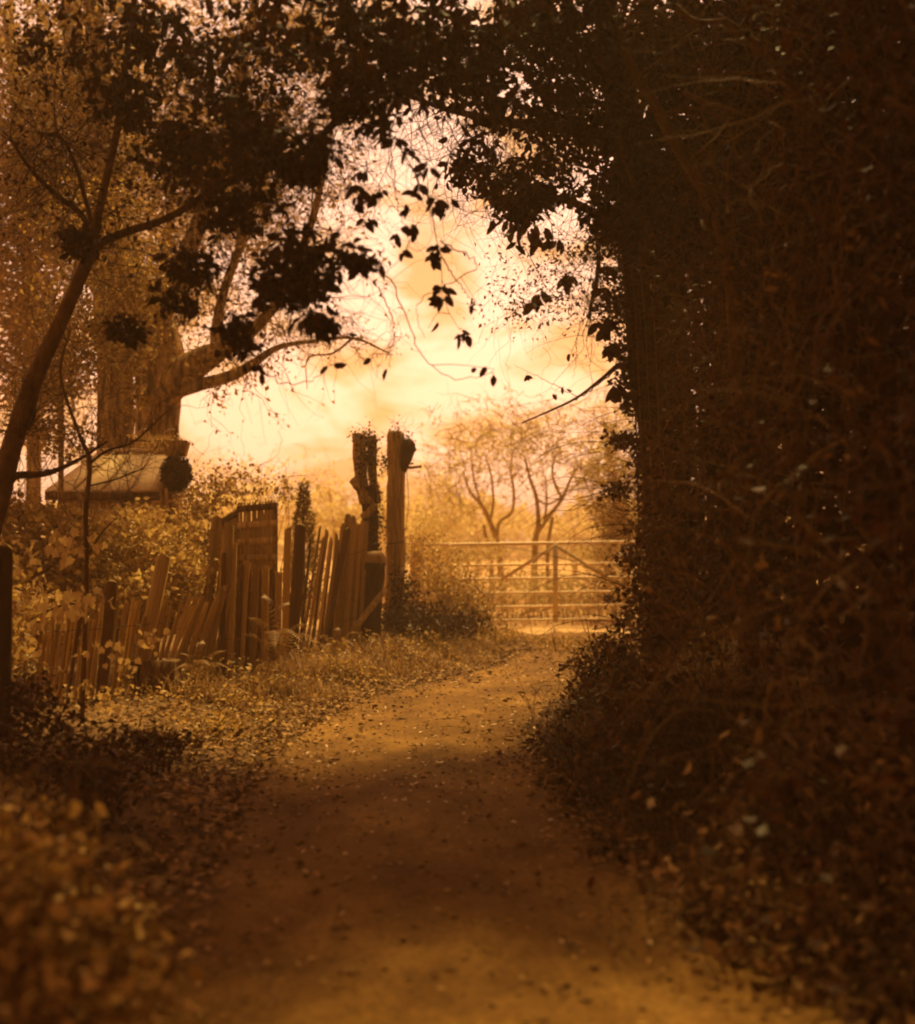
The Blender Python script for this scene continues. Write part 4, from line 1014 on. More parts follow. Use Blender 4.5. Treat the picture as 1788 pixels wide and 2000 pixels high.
# shrubs in the garden behind the fence
bush('garden_shrub', 'pale bright flowering shrub in front of the shed', [(240, 1035, 12.8, 110, 40, .5, 3), (310, 1070, 12.4, 90, 60, .5, 3), (200, 1080, 12.6, 90, 60, .5, 2), (360, 1130, 12.3, 60, 60, .4, 2), (270, 1160, 12, 100, 50, .4, 2)], 5200, .065, 'leaf_pale', 140, .5, 'twig_mid', 40, .10)
bush('garden_shrub', 'pale wispy shrub against the sky left of the slatted bin', [(390, 1000, 13.6, 46, 50, .4, 2), (400, 1090, 13.4, 40, 70, .4, 2), (430, 960, 14, 60, 30, .4, .7), (380, 1180, 13.2, 40, 50, .4, 1)], 1900, .055, 'leaf_mid', 110, .5, 'twig_mid', 30, .12)
bush('garden_shrub', 'broad soft shrub on the far left behind the sapling', [(90, 1050, 12, 110, 55, .6, 3), (40, 1120, 11.6, 110, 80, .6, 3), (150, 1130, 11.8, 90, 60, .5, 2), (-20, 985, 12, 70, 50, .5, 1.2)], 5000, .07, 'leaf_mid', 160, .6, 'twig_mid', 36, .11)
bush('garden_shrub', 'thin leafy stems rising from behind the slatted bin', [(500, 955, 15, 60, 22, .4, 1), (440, 930, 15.4, 70, 24, .4, 1), (560, 960, 15.2, 26, 24, .3, .5)], 420, .05, 'leaf_mid', 70, .5, 'twig_mid', 20, .2)

bush('garden_shrub', 'dark shrub against the left edge behind the cut post', [(-60, 1180, 9.6, 110, 110, .5, 2), (-180, 1120, 9.4, 130, 130, .6, 2), (-20, 1290, 9.2, 70, 60, .4, 1)], 3600, .06, 'leaf_mid', 130, .5, 'twig_mid', 40, .12)
bush('garden_shrub', 'leafy shrub filling the ground between sapling and garden shrubs', [(60, 1210, 10.9, 90, 60, .4, 2), (-60, 1150, 11.4, 120, 90, .5, 2), (-220, 1100, 11.6, 150, 130, .6, 2)], 3600, .06, 'leaf_pale', 110, .5, 'twig_mid', 40, .12)

# small conifer
cd = 15.2
con = thing('conifer', 'small dark pointed conifer rising behind the leaning palings', 'conifer', P(592, 1270, cd))
limb(con, [(592, 1280, cd), (593, 1100, cd), (594, 950, cd)], [5, 4, 1], M['bark_dark'], 'trunk', 7)
m = MB(); tt = rng.uniform(0, 1, 3600) ** .75; zc = P(594, 945, cd)[2]; hh = 1.55
rad = .03 + .30 * tt ** 1.15 * (1 + .18 * np.sin(tt * 30)); aa = rng.uniform(0, 2 * math.pi, 3600); r_ = rad * rng.uniform(.35, 1.1, 3600)
c0 = P(594, 945, cd); c = np.stack([c0[0] + np.cos(aa) * r_, cd + np.sin(aa) * r_, zc - tt * hh], 1)
leaf_batch(m, c, rng.uniform(.04, .08, 3600), bias=np.stack([np.cos(aa), np.sin(aa), np.full(3600, .9)], 1) * .9, wid=.22); m.build('crown', M['leaf_mid'], con, kind='stuff')

# dark bramble bank left of the gate, below the trunks
bush('bramble', 'tangled bramble mound covering the left end of the gate', [(860, 1120, 17.6, 60, 50, .6, 2), (840, 1170, 17.2, 70, 50, .6, 3), (900, 1170, 17.8, 55, 40, .5, 2), (920, 1200, 17.4, 50, 30, .5, 2), (820, 1070, 18, 30, 30, .4, .7)], 5200, .05, 'leaf_mid', 320, .5, 'twig_dark', 40, .12)
bush('bramble', 'darker glossy bramble at the foot of the tall trunks', [(800, 1205, 15.8, 70, 30, .4, 2), (850, 1225, 15.6, 80, 22, .4, 2), (790, 1165, 16, 30, 40, .3, 1), (900, 1215, 16.2, 50, 20, .4, 1)], 2600, .055, 'leaf_ivy', 200, .4, 'twig_dark', 36, .12)
bush('bramble', 'low bramble sprays at the sunlit bend of the lane', [(970, 1238, 17.2, 40, 12, .3, 2), (1010, 1240, 18, 26, 8, .3, 1), (930, 1250, 16.4, 40, 14, .3, 1.2)], 900, .045, 'leaf_mid', 90, .3, 'twig_dark')
bush('bramble', 'leafy spray standing before the gate near the ivy trunk', [(1190, 1170, 15.2, 9, 9, .08, .5), (1226, 1290, 13.4, 24, 30, .3, 3), (1190, 1262, 13.6, 30, 20, .3, 2), (1130, 1300, 12.6, 40, 20, .3, 1)], 620, .05, 'leaf_ivy', 80, .45)
bush('bramble', 'low leafy ground cover where the lane meets the gateway', [(1150, 1262, 16.2, 70, 10, .4, 2), (1090, 1252, 17.4, 50, 7, .3, 1)], 900, .045, 'leaf_mid', 70, .25, 'twig_mid')

# ferns
def fern(label, cx_, cy_, d, fronds):
    base = P(cx_, cy_, d)
    t = thing('fern', label, 'fern', base, 'ferns along the foot of the palings')
    for ex, ey, ed in fronds:
        e = P(ex, ey, d + ed); L = np.linalg.norm(e - base)
        mid = base * .55 + e * .45 + [0, 0, .34 * L]
        pts = crom([base, mid, e], 22); pts[:, 0] += .02 * rng.standard_normal()
        m = MB(); m.tube(pts, np.linspace(.004, .001, 22), 4)
        tan = unit(np.gradient(pts, axis=0)); sdv = unit(np.cross(tan, [0, .4, 1.0]))
        for k in range(3, 22):
            f = k / 21; l_ = .15 * L * math.sin(math.pi * min(1, f * .85 + .15)) + .004
            for sg in (-1, 1):
                dirv = unit(sg * sdv[k] + .45 * tan[k] - np.array([0, 0, .25]))
                q0 = pts[k]; wv = tan[k] * L * .012
                m.add([q0 - wv, q0 + wv, q0 + dirv * l_ * .6 + wv * .7, q0 + dirv * l_ * .6 - wv * .7, q0 + dirv * l_ - [0, 0, .1 * l_]], [(3, 2, 4)], [(0, 1, 2, 3)])
        m.build('frond', M['fern'], t)

fern('large arching fern in front of the tall palings', 535, 1290, 12.0, [(622, 1225, .15), (600, 1255, -.45), (570, 1175, .3), (482, 1205, -.1), (640, 1265, -.2), (455, 1250, .1), (515, 1160, .2), (540, 1265, -.6)])
fern('fern drooping beside the dark timber box', 385, 1345, 10.9, [(440, 1270, .1), (420, 1300, -.3), (350, 1275, .1), (330, 1310, -.3), (400, 1250, .2), (455, 1310, -.2)])
fern('small fern under the thin leaning palings', 655, 1285, 13.4, [(700, 1235, .1), (620, 1240, 0), (660, 1225, .2), (690, 1265, -.3), (630, 1270, -.3)])

# ------------------------------------------------------------------ grass, leaf litter (stuff)
N = 19000
y = rng.uniform(10.5, 18.2, N); off = rng.gamma(1.6, .35, N)
x = path_c(y) - path_w(y) - off + .12
keep = (nz(x, y, 2.4) + .6 * nz(x, y, 6) > rng.uniform(-.7, .7, N)) & (off < 2.0)
x, y, off = x[keep], y[keep], off[keep]
m = MB(); blades(m, np.stack([x, y, gz(x, y) - .01], 1), rng.uniform(.06, .32, len(x)) * (.35 + .65 * smooth(.1, .7, off)) * (.7 + .7 * np.clip(nz(x, y, 2.4), 0, 1)), rng.uniform(.2, 1.0, len(x)), .005)
N = 2600; y = rng.uniform(8.5, 14, N); x = path_c(y) + path_w(y) + rng.gamma(1.5, .2, N)
blades(m, np.stack([x, y, gz(x, y) - .01], 1), rng.uniform(.05, .22, N), rng.uniform(.3, 1, N), .005, dirn=[-.6, 0, 0])
N = 9000; y = rng.uniform(20.3, 34, N); x = rng.uniform(-8, 9, N)
blades(m, np.stack([x, y, gz(x, y) - .01], 1), rng.uniform(.08, .3, N), rng.uniform(.2, .8, N), .010)
tag(m.build('grass', M['grass']), 'dry tufted grass along the left verge and in the field', 'grass', kind='stuff')

N = 11000
y = rng.uniform(9.0, 18.0, N); off = rng.gamma(1.7, .42, N) - .05
x = path_c(y) - path_w(y) - off
hgt = np.clip(.16 + .14 * nz(x, y, 1.9, 4), .02, .4) * smooth(0, .6, off)
keep = (nz(x, y, 1.9, 4) + .5 * nz(x, y, 5.5, 2) > rng.uniform(-.8, .5, N)) & (off < 2.2)
m = MB(); leaf_batch(m, np.stack([x, y, gz(x, y) + .01 + hgt * rng.uniform(0, 1, N)], 1)[keep], rng.uniform(.02, .055, keep.sum()), wid=.7, flat=.35)
tag(m.build('ground_cover', M['leaf_mid']), 'low leafy ground cover on the verge below the palings', 'ground cover', kind='stuff')

N = 26000
y = rng.uniform(2.5, 17.5, N) ** 1.0; side = rng.uniform(-1, 1, N)
off = rng.gamma(1.3, .55, N) - .25
x = path_c(y) + np.sign(side) * (path_w(y) + off)
m = MB(); c = np.stack([x, y, gz(x, y) + rng.uniform(.005, .035, N)], 1)[off < 3.5]
leaf_batch(m, c, rng.uniform(.03, .075, len(c)), wid=.65, flat=.75, shape='dia')
N = 14000
y = rng.uniform(3.6, 17.5, N); u = rng.uniform(-1.05, 1.05, N)
w_ = .08 + .75 * np.abs(u) ** 2.4 + .35 * np.exp(-((y - 8.2) / 1.3) ** 2) * np.abs(u) + .25 * (nz(u * 2, y, 2.2, 5) > .25)
kp = rng.uniform(0, 1, N) < w_
x = path_c(y) + u * path_w(y)
c = np.stack([x, y, gz(x, y) + rng.uniform(.012, .022, N)], 1)[kp]
leaf_batch(m, c, rng.uniform(.014, .05, len(c)), wid=.6, flat=.8)
tag(m.build('leaf_litter', M['leaf_litter']), 'brown fallen leaves covering both banks of the lane', 'leaf litter', kind='stuff')
N = 1500
y = rng.uniform(4.7, 17.5, N); x = path_c(y) + rng.uniform(-1, 1, N) ** 1 * path_w(y) * 1.0
wgt = .25 + .75 * np.exp(-((y - 8.4) / 1.1) ** 2) + .35 * (np.abs(x - path_c(y)) / path_w(y)) ** 3
keep = rng.uniform(0, 1, N) < wgt
c = np.stack([x, y, gz(x, y) + .018], 1)[keep]
m = MB(); leaf_batch(m, c, rng.uniform(.018, .055, len(c)) * np.interp(c[:, 1], [4.5, 8], [.6, 1]), wid=.55, flat=.8, shape='ov')
tag(m.build('fallen_leaves', M['leaf_pathpale']), 'pale fallen leaves scattered over the trodden lane', 'fallen leaves', kind='stuff')

N = 1600   # grit and small stones trodden into the lane
y = rng.uniform(3.5, 18, N); x = path_c(y) + rng.uniform(-1, 1, N) * path_w(y)
sz = rng.gamma(1.5, .005, N) + .004
OCT = np.array([[1, 0, 0], [0, 1, 0], [-1, 0, 0], [0, -1, 0], [0, 0, .6], [0, 0, -.6]])
OT = np.array([[0, 1, 4], [1, 2, 4], [2, 3, 4], [3, 0, 4], [1, 0, 5], [2, 1, 5], [3, 2, 5], [0, 3, 5]])
v = np.stack([x, y, gz(x, y) + .012], 1)[:, None] + (OCT[None] * rng.uniform(.6, 1.4, (N, 6, 3))) * sz[:, None, None]
m = MB(); m.add(v, (OT[None] + (np.arange(N) * 6)[:, None, None]).reshape(-1, 3))
tag(m.build('grit', M['path_stone']), 'grit and small stones trodden into the lane', 'grit', kind='stuff')

m = MB()
for N, lo_, hi_ in ((5200, 4.0, 9.5), (1500, 9.5, 13.5)):
    y = rng.uniform(lo_, hi_, N); off = rng.gamma(1.8, .32, N) - .05
    x = path_c(y) + path_w(y) + off
    kp = (nz(x, y, 1.7, 6) + .4 * nz(x, y, 5, 1) > rng.uniform(-.6, .6, N)) & (off < 1.6)
    x, y = x[kp], y[kp]
    blades(m, np.stack([x, y, gz(x, y) + rng.uniform(-.01, .06, len(x))], 1), rng.uniform(.08, .34, len(x)), rng.uniform(.6, 1.3, len(x)), .006, 4, dirn=[-1.1, -.4, 0])
tag(m.build('bank_grass', M['grass_dark']), 'dark coarse grass trailing down the bank below the hedge', 'grass', kind='stuff')

m = MB(); N = 130
y = rng.uniform(4.6, 13.5, N); x = hedge_face(y) + rng.uniform(0, .35, N); z = rng.uniform(.15, 2.2, N)
twig_batch(m, np.stack([x, y, gz(x, y) + z], 1), np.stack([-.5 + rng.normal(0, .35, N), rng.normal(-.2, .6, N), rng.uniform(.3, 1.1, N)], 1), rng.uniform(.5, 1.7, N), rng.uniform(.0025, .005, N), k=12, wander=.10, grav=-.13, sides=4, tip=.2)
m.build('arching_canes', M['twig_mid'], hedge, kind='stuff')

for k, (lb, px, py, d, h, mt) in enumerate([
    ('leafy weed clump beside the dark timber box', 395, 1385, 10.8, 34, 'leaf_mid'), ('pale weed clump on the verge below the tall palings', 505, 1345, 11.6, 30, 'leaf_pale'),
    ('weed clump halfway along the sunlit verge', 640, 1318, 12.8, 26, 'leaf_mid'), ('dark weed clump at the lane edge below the split trunk', 745, 1290, 14.2, 26, 'leaf_ivy'),
    ('low weed clump on the outside of the bend', 850, 1272, 15.2, 18, 'leaf_mid'), ('weed clump at the shaded left edge of the lane', 300, 1480, 8.8, 30, 'leaf_ivy'), ('small pale weed at the left lane edge', 420, 1420, 9.8, 20, 'leaf_pale')]):
    bush('weed_clump', lb, [(px, py - h * .4, d, h * 1.3, h * .6, .16, 2), (px + h, py - h * .2, d - .1, h * .8, h * .4, .12, 1)], 260, .05, mt, 46, .28, 'twig_mid', 12, .2, .5, 'weed', 'weed clumps along the verge')

# ------------------------------------------------------------------ hanging sprays of single leaves against the sky
def spray(label, stems, rosettes, d, mesh=OVAL, size=(.055, .10), mat='twig_dark'):
    b = stems[0][0]
    t = thing('hanging_spray', label, 'branch', P(*b[:3]), 'leafy sprays hanging across the opening')
    lines = []
    for st in stems:
        pts = crom(PX([a[:3] for a in st]), 30)
        pts[1:-1] += rng.normal(0, .006, (28, 3))
        lines.append(pts)
        m = MB(); m.tube(pts, np.linspace(.0045, .0014, 30) if len(st[0]) == 3 else np.linspace(st[0][3], .0015, 30), 5); m.build('stem', M[mat], t)
    allp = np.vstack(lines)
    for (cx_, cy_, n_, spd, fall) in rosettes:
        left = n_
        while left > 0:
            g_ = min(left, random.randint(4, 8)); left -= g_
            c = P(cx_ + spd * random.gauss(0, .55), cy_ + spd * random.gauss(0, .5), d + random.gauss(0, .06))
            up = allp[allp[:, 2] > c[2] + .01]
            src = (up if len(up) else allp)
            a = src[np.argmin(np.linalg.norm(src - c, axis=1))]
            mid = (a + c) / 2 + rng.normal(0, .015, 3)
            m = MB(); m.tube(crom([a, mid, c], 7), np.linspace(.0024, .0012, 7), 4); m.build('twig', M[mat], t)
            a0 = random.uniform(0, 2 * math.pi)
            for k in range(g_):
                an = a0 + k * 2.4 + random.gauss(0, .3)
                ax = (math.cos(an) * .75 + random.gauss(0, .2), random.gauss(0, .6), math.sin(an) * .45 - fall - .25)
                base = c + (a - c) * random.uniform(0, .45) + rng.normal(0, .012, 3)
                put_leaf(t, base, ax, random.uniform(*size), mesh, 1.0)
    return t
D0 = 7.4
spray('long trailing spray of oval leaves hanging in the middle of the opening',
      [[(700, 120, D0), (740, 220, D0), (790, 300, D0), (830, 380, D0), (850, 450, D0), (862, 520, D0), (866, 570, D0), (880, 620, D0), (905, 650, D0)],
       [(760, 250, D0), (770, 340, D0), (780, 410, D0), (800, 470, D0)], [(862, 500, D0), (900, 560, D0), (925, 590, D0)], [(690, 60, D0), (690, 230, D0), (720, 330, D0), (745, 380, D0)]],
      [(785, 285, 9, 20, .3), (740, 250, 5, 18, .4), (800, 365, 7, 22, .3), (745, 385, 8, 22, .3), (850, 430, 9, 24, .4), (868, 485, 13, 22, .5), (790, 415, 5, 20, .4), (858, 560, 6, 14, .4), (868, 585, 7, 16, .4), (920, 600, 2, 8, .4), (905, 655, 7, 10, .2), (835, 640, 1, 4, .8), (715, 330, 5, 16, .4), (790, 490, 3, 14, .5), (770, 445, 3, 14, .5), (840, 330, 6, 20, .4), (690, 400, 6, 20, .4), (660, 360, 6, 24, .4), (730, 440, 5, 18, .5), (880, 395, 5, 16, .4), (815, 460, 4, 14, .5)], D0)
spray('leafy sprays under the dark bough left of the opening',
      [[(600, 290, D0), (610, 400, D0), (600, 480, D0), (590, 560, D0)], [(600, 420, D0), (660, 470, D0), (730, 510, D0)], [(560, 540, D0), (500, 600, D0), (470, 660, D0)], [(590, 560, D0), (600, 610, D0), (630, 632, D0)]],
      [(590, 520, 14, 44, .6), (545, 555, 9, 38, .6), (700, 500, 8, 32, .6), (735, 512, 7, 24, .8), (625, 632, 7, 22, .4), (470, 655, 6, 16, .8), (650, 470, 6, 26, .4), (520, 520, 6, 26, .4), (430, 690, 2, 10, .7), (505, 718, 2, 6, .7), (600, 450, 6, 30, .4)], D0)
D1 = 12.6
spray('drooping spray with a row of leaves beside the ivy trunk',
      [[(1190, 440, D1), (1168, 520, D1), (1160, 600, D1), (1150, 625, D1)], [(1150, 622, D1), (1190, 625, D1), (1225, 630, D1)], [(1164, 490, D1), (1110, 540, D1), (1050, 580, D1), (1000, 610, D1), (940, 640, D1)], [(1225, 640, D1), (1205, 690, D1), (1200, 760, D1)]],
      [(960, 350, 8, 24, .5), (920, 322, 8, 22, .5), (1005, 395, 7, 22, .5), (945, 410, 5, 16, .5), (1200, 632, 14, 26, .9), (1150, 635, 4, 8, .9), (1090, 548, 7, 14, .5), (1045, 585, 9, 22, .5), (1195, 680, 8, 16, .6), (1205, 758, 8, 14, .6), (1185, 570, 7, 22, .5), (1215, 525, 5, 18, .5), (1020, 420, 9, 30, .6), (1060, 440, 6, 22, .8), (985, 450, 5, 16, .5)], D1, size=(.10, .17))
spray('few single leaves on thin looping tendrils low in the opening',
      [[(700, 480, D0), (770, 560, D0), (800, 640, D0), (830, 700, D0), (880, 738, D0), (930, 738, D0), (965, 722, D0)], [(505, 690, D0), (520, 730, D0), (570, 750, D0), (620, 735, D0), (652, 712, D0)], [(860, 470, D0), (930, 520, D0), (820, 590, D0), (830, 660, D0)], [(740, 560, D0), (770, 640, D0), (760, 710, D0)]],
      [(960, 735, 1, 3, 1.5), (966, 722, 2, 4, .2), (640, 715, 2, 8, .2), (762, 720, 1, 3, 1.5), (505, 715, 1, 3, 1.2), (735, 700, 1, 10, .5), (945, 610, 1, 5, .4)], D0, size=(.06, .085))
spray('sparse bare twig with few leaves reaching left from the ivy trunk',
      [[(1216, 712, D1, .008), (1150, 765, D1), (1080, 800, D1), (1018, 828, D1)], [(1130, 775, D1), (1080, 750, D1), (1040, 730, D1), (1005, 712, D1)], [(1120, 470, D1, .004), (1000, 460, D1), (930, 470, D1)], [(1125, 660, D1), (1126, 700, D1), (1120, 740, D1)]],
      [(1080, 775, 3, 8, .4), (1030, 735, 3, 8, .3), (1100, 760, 2, 8, .3), (1120, 690, 2, 8, .3)], D1, size=(.05, .09))
# thin curving tendrils that criss-cross the canopy: stuff
m = MB()
TB = [(520, 350, 8, 170, 120, .8, 3), (720, 230, 8, 110, 90, .8, 1.2), (300, 400, 9, 220, 170, .8, 3), (950, 230, 9, 130, 110, .8, 2), (1120, 520, 11, 70, 70, .6, .5)]
blob_twigs(m, TB, 320, .9, .0022, k=9, wander=.5, grav=-.10, tip=.1)
tag(m.build('tendrils', M['twig_dark']), 'fine dark tendrils and vines criss-crossing the canopy', 'vines', kind='stuff')

# ------------------------------------------------------------------ unseen canopy added above and behind the frame, shaped to shade the lane
def overhead(label, cx_, cy_, z0, rx, ry, n, base, bark='bark_dark', dz=1.2):
    t = thing('unseen_shade_tree', label, 'tree', base, 'unseen trees added to shade the lane')
    m = MB(); p0 = np.array(base, float); top = np.array([cx_, cy_, z0 - .4])
    m.tube(crom([p0 - [0, 0, .1], [p0[0], p0[1], z0 * .8], [(p0[0] * .7 + cx_ * .3), (p0[1] + cy_) / 2, z0 + .35], top + [0, 0, .7]], 20), np.linspace(.16, .07, 20), 10, .06); m.build('trunk', M[bark], t, True)
    K = 60; cc = np.stack([cx_ + rng.uniform(-1, 1, K) * rx, cy_ + rng.uniform(-1, 1, K) * ry, z0 + rng.uniform(0, dz, K)], 1)
    c = cc[rng.integers(0, K, n)] + rng.normal(0, .35, (n, 3))
    # keep clear of the view cone towards the opening
    el = (c[:, 2] - EYE) / np.maximum(c[:, 1], .1)
    keep = (c[:, 1] < 1.0) | (el > 0.43)
    c = c[keep]
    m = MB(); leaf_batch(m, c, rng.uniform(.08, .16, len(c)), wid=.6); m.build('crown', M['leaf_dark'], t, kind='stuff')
    return t
overhead('unseen tree with crown placed to shade the lane from the left bank', -1.6, 11.9, 7.3, 1.5, 1.5, 14000, (-7.5, 11.0, .2))
overhead('unseen tree with crown placed to shade the lane from the hedge bank on the right', 2.4, 12.0, 7.2, 2.8, 1.6, 18000, (4.6, 13.0, .9))
overhead('unseen tree with crown placed to keep light off the hedge bank', 5.0, 8.8, 5.2, 2.2, 4.0, 16000, (5.2, 9.0, .9))
overhead('unseen tree with crown placed to shade the lane just ahead of the viewer', 0.3, 5.6, 5.2, 2.8, 1.4, 18000, (4.6, 5.0, .9))
overhead('unseen tree added for shade on the right bank level with the viewer', 3.8, 1.0, 5.0, 1.8, 4.4, 10000, (4.4, 1.0, .6))
overhead('unseen tree added for shade on the left bank level with the viewer', -4.0, 5.2, 5.0, 1.8, 3.0, 9000, (-5.4, 3.0, .3))

# ------------------------------------------------------------------ beyond the gate: hawthorns, shrubs, far trees
def hawthorn(label, base, limbs, blobs, n, size=.075, tw=250):
    t = thing('hawthorn_tree', label, 'tree', P(*base), 'small trees in the field beyond the gate')
    ln = []
    for k, (pts, rad) in enumerate(limbs):
        ln.append(limb(t, pts, rad, M['twig_haze'], 'trunk' if k == 0 else 'limb', 7, .06, 18))
    m = MB(); d = blobs[0][2]
    a = blob_twigs(m, blobs, tw, .7, .008, k=7, wander=.45, grav=.02); n2 = tw * 2
    twig_batch(m, along(a, n2, .2), rng.standard_normal((n2, 3)), rng.uniform(.15, .45, n2), .004, k=4, wander=.4)
    m.build('twigs', M['twig_haze'], t, kind='stuff')
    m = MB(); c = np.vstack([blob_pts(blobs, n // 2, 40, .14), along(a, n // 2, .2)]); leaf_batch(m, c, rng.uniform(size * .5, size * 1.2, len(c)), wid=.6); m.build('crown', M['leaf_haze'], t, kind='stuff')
    return t
bd_ = 24.0
hawthorn('bare branched small tree just left of the gate centre', (985, 1185, bd_),
         [([(985, 1195, bd_), (978, 1110, bd_), (972, 1060, bd_), (958, 1020, bd_), (940, 985, bd_), (918, 960, bd_), (905, 920, bd_)], [7, 6.5, 6, 5, 4, 3, 2]), ([(970, 1055, bd_), (976, 1020, bd_), (1000, 1000, bd_), (1004, 960, bd_), (998, 920, bd_), (1002, 880, bd_)], [4, 3.4, 3, 3, 2.4, 1.4]),
          ([(958, 1020, bd_), (964, 980, bd_), (960, 930, bd_), (948, 890, bd_)], [3, 2.6, 2, 1.2]), ([(962, 1190, bd_), (960, 1100, bd_), (952, 1062, bd_), (945, 1025, bd_)], [5, 4.6, 4, 3]), ([(940, 985, bd_), (925, 930, bd_), (920, 870, bd_)], [2.6, 2, 1.2])],
         [(905, 900, bd_, 60, 60, .9, 2), (955, 860, bd_, 70, 45, .9, 2), (880, 970, bd_, 50, 50, .8, 1.2), (980, 930, bd_, 40, 60, .7, .4)], 1400)
hawthorn('twisted many stemmed small tree behind the gate centre', (1045, 1185, bd_ - .5),
         [([(1038, 1195, 23.5), (1044, 1120, 23.5), (1046, 1060, 23.5), (1052, 1020, 23.5), (1048, 970, 23.5), (1034, 930, 23.5), (1025, 890, 23.5)], [7, 6.5, 6.5, 5, 4, 3, 2]), ([(1050, 1040, 23.5), (1075, 1005, 23.5), (1098, 975, 23.5), (1118, 930, 23.5), (1140, 895, 23.5)], [5, 4.4, 3.6, 2.6, 1.6]),
          ([(1098, 975, 23.5), (1080, 930, 23.5), (1086, 890, 23.5), (1110, 880, 23.5)], [3, 2.6, 2.2, 1.2]), ([(1064, 1020, 23.5), (1068, 980, 23.5), (1066, 930, 23.5)], [3, 2.4, 1.2]), ([(1050, 975, 23.5), (1070, 985, 23.5), (1100, 970, 23.5)], [2.4, 2, 1.6]), ([(1075, 1190, 23.5), (1070, 1120, 23.5), (1072, 1060, 23.5), (1080, 1010, 23.5)], [4, 4, 3.6, 3])],
         [(1060, 850, 23.5, 80, 40, .8, 2), (1130, 880, 23.5, 70, 50, .8, 2), (1030, 900, 23.5, 40, 40, .7, 1), (1150, 940, 23.5, 50, 40, .7, .6)], 1300)
hawthorn('hazy tree half hidden behind the ivy trunk', (1215, 1190, 22.6),
         [([(1225, 1195, 22.6), (1222, 1080, 22.6), (1205, 960, 22.6), (1190, 880, 22.6), (1180, 820, 22.6)], [7, 6, 5, 4, 2]), ([(1205, 960, 22.6), (1160, 985, 22.6), (1140, 995, 22.6)], [4, 3, 2])],
         [(1200, 850, 22.6, 40, 50, .6, 2), (1180, 920, 22.6, 50, 40, .6, 2), (1225, 960, 22.6, 30, 50, .5, 1)], 1700)
bush('round_bush', 'dense rounded darker bush behind the right end of the gate', [(1205, 1010, 23.0, 50, 44, .7, 3), (1225, 1060, 23.0, 40, 40, .6, 1)], 2000, .07, 'leaf_mid', 120, .4, 'twig_mid', 40, .12)
for k, (lb, bl, n_) in enumerate([
    ('low pale scrub seen through the middle bars of the gate', [(1000, 1150, 22.5, 110, 40, .5, 2), (1120, 1160, 22.4, 90, 36, .5, 2)], 2600),
    ('low pale scrub seen through the right bars of the gate', [(1200, 1130, 22.6, 60, 50, .5, 2), (1160, 1085, 23.0, 50, 22, .4, .8)], 1700),
    ('pale scrub between the bramble mound and the gate bars', [(900, 1085, 22.8, 90, 40, .6, 2), (840, 1040, 23.5, 60, 50, .6, 2)], 2400)]):
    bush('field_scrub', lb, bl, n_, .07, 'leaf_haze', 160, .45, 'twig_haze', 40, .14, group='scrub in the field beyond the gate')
far = [('hazy far shrub just left of the split trunk', (650, 1000, 34, 70, 60, 1.2), 1600), ('hazy far tree behind the small conifer', (560, 970, 40, 90, 70, 1.6), 2100), ('hazy far tree left of the slatted bin top', (430, 965, 42, 90, 60, 1.6), 1900),
       ('hazy far tree right of the straight dead trunk', (846, 985, 38, 56, 80, 1.5), 1500), ('soft hazy tree low behind the bare branched tree', (930, 1015, 46, 90, 30, 1.8), 900), ('soft hazy tree low behind the gate right half', (1120, 1025, 48, 90, 26, 1.8), 900),
       ('faint distant tree between the two dead trunks', (752, 1000, 36, 50, 80, 1.0), 1100), ('faint distant tree beside the hanging basket', (390, 1000, 46, 90, 50, 1.6), 1300)]
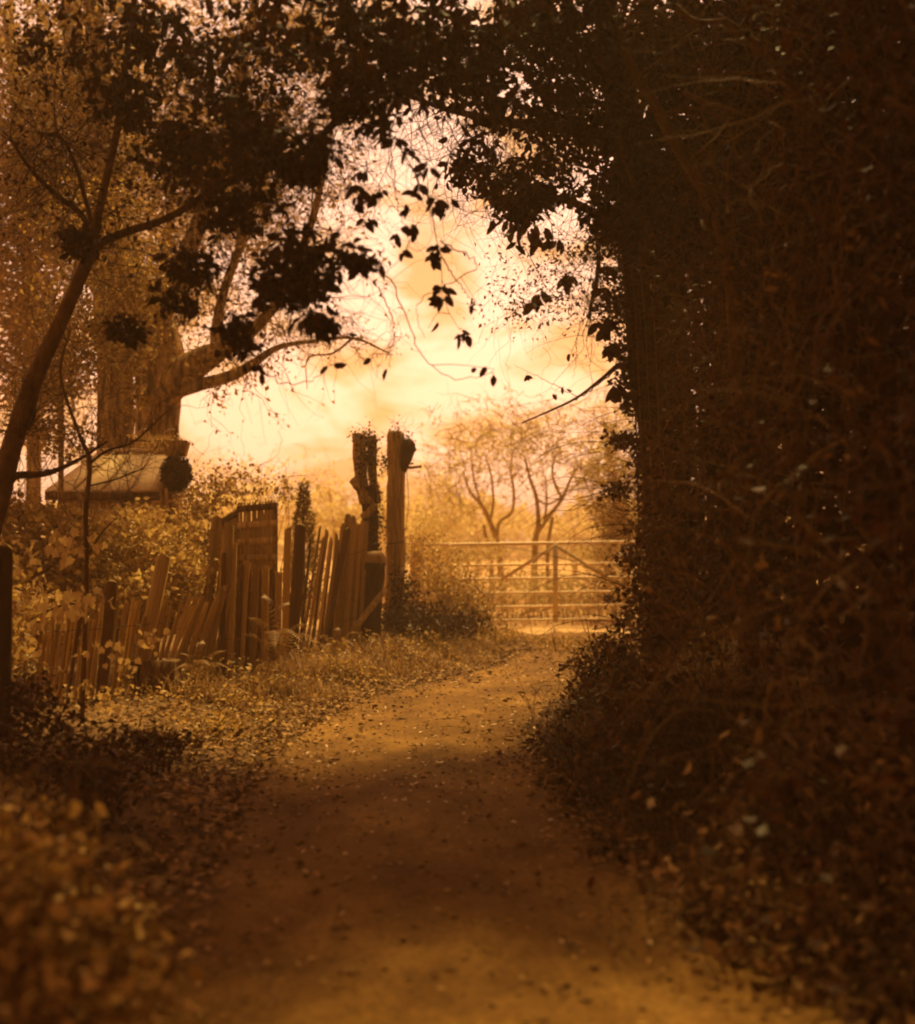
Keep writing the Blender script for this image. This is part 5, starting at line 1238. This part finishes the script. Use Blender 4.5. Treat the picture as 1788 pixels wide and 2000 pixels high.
for lb, b, n_ in far:
    t = thing('distant_tree', lb, 'tree', (*P(b[0], 1050, b[2])[:2], float(gz(P(b[0], 1050, b[2])[0], b[2]))), 'hazy trees across the far field')
    c0 = P(b[0], b[1], b[2]); z0 = float(gz(c0[0], c0[1]))
    m = MB(); m.tube(crom([[c0[0], c0[1], z0 - .1], [c0[0] + .1, c0[1], (z0 + c0[2]) / 2], [c0[0] - .1, c0[1], c0[2] + .6]], 10), np.linspace(.12, .03, 10), 7, .06); m.build('trunk', M['twig_haze'], t)
    bl = [(b[0], b[1], b[2], b[3], b[4], b[5], 2), (b[0] + b[3] * .5, b[1] + b[4] * .3, b[2], b[3] * .6, b[4] * .6, b[5] * .7, 1), (b[0] - b[3] * .5, b[1] + b[4] * .35, b[2], b[3] * .6, b[4] * .6, b[5] * .7, 1)]
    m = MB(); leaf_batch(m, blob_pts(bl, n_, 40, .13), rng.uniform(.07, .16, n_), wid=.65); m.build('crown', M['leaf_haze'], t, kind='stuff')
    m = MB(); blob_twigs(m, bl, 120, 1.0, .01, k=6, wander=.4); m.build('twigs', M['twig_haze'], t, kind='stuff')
# far wood on the horizon
m = MB(); N = 14000
x = rng.uniform(-60, 60, N); h = 3.0 + 1.2 * nz(x, x * .3, .35) + .8 * nz(x, x, 1.3)
y = 88 + 4 * nz(x, x, .2) + rng.normal(0, 1.2, N)
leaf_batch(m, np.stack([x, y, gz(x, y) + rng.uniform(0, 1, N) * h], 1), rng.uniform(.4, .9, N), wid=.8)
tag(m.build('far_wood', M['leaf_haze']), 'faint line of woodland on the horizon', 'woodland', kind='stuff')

# ------------------------------------------------------------------ haze
m = MB(); m.box((0, 45, 6.0), (211, 152, 15.0))
hz = m.build('haze', None)
hz['kind'] = 'stuff'; hz['label'] = 'pale warm haze hanging in the air of the lane'; hz['category'] = 'haze'
hm = bpy.data.materials.new('haze'); hm.use_nodes = True
hn, hl = hm.node_tree.nodes, hm.node_tree.links
hn.clear()
ho = hn.new('ShaderNodeOutputMaterial'); hv = hn.new('ShaderNodeVolumePrincipled')
hv.inputs['Color'].default_value = (0.98, 0.66, 0.38, 1)
hv.inputs['Density'].default_value = HAZE_DENSITY
hv.inputs['Anisotropy'].default_value = 0.25
hl.new(hv.outputs['Volume'], ho.inputs['Volume'])
hz.data.materials.append(hm)
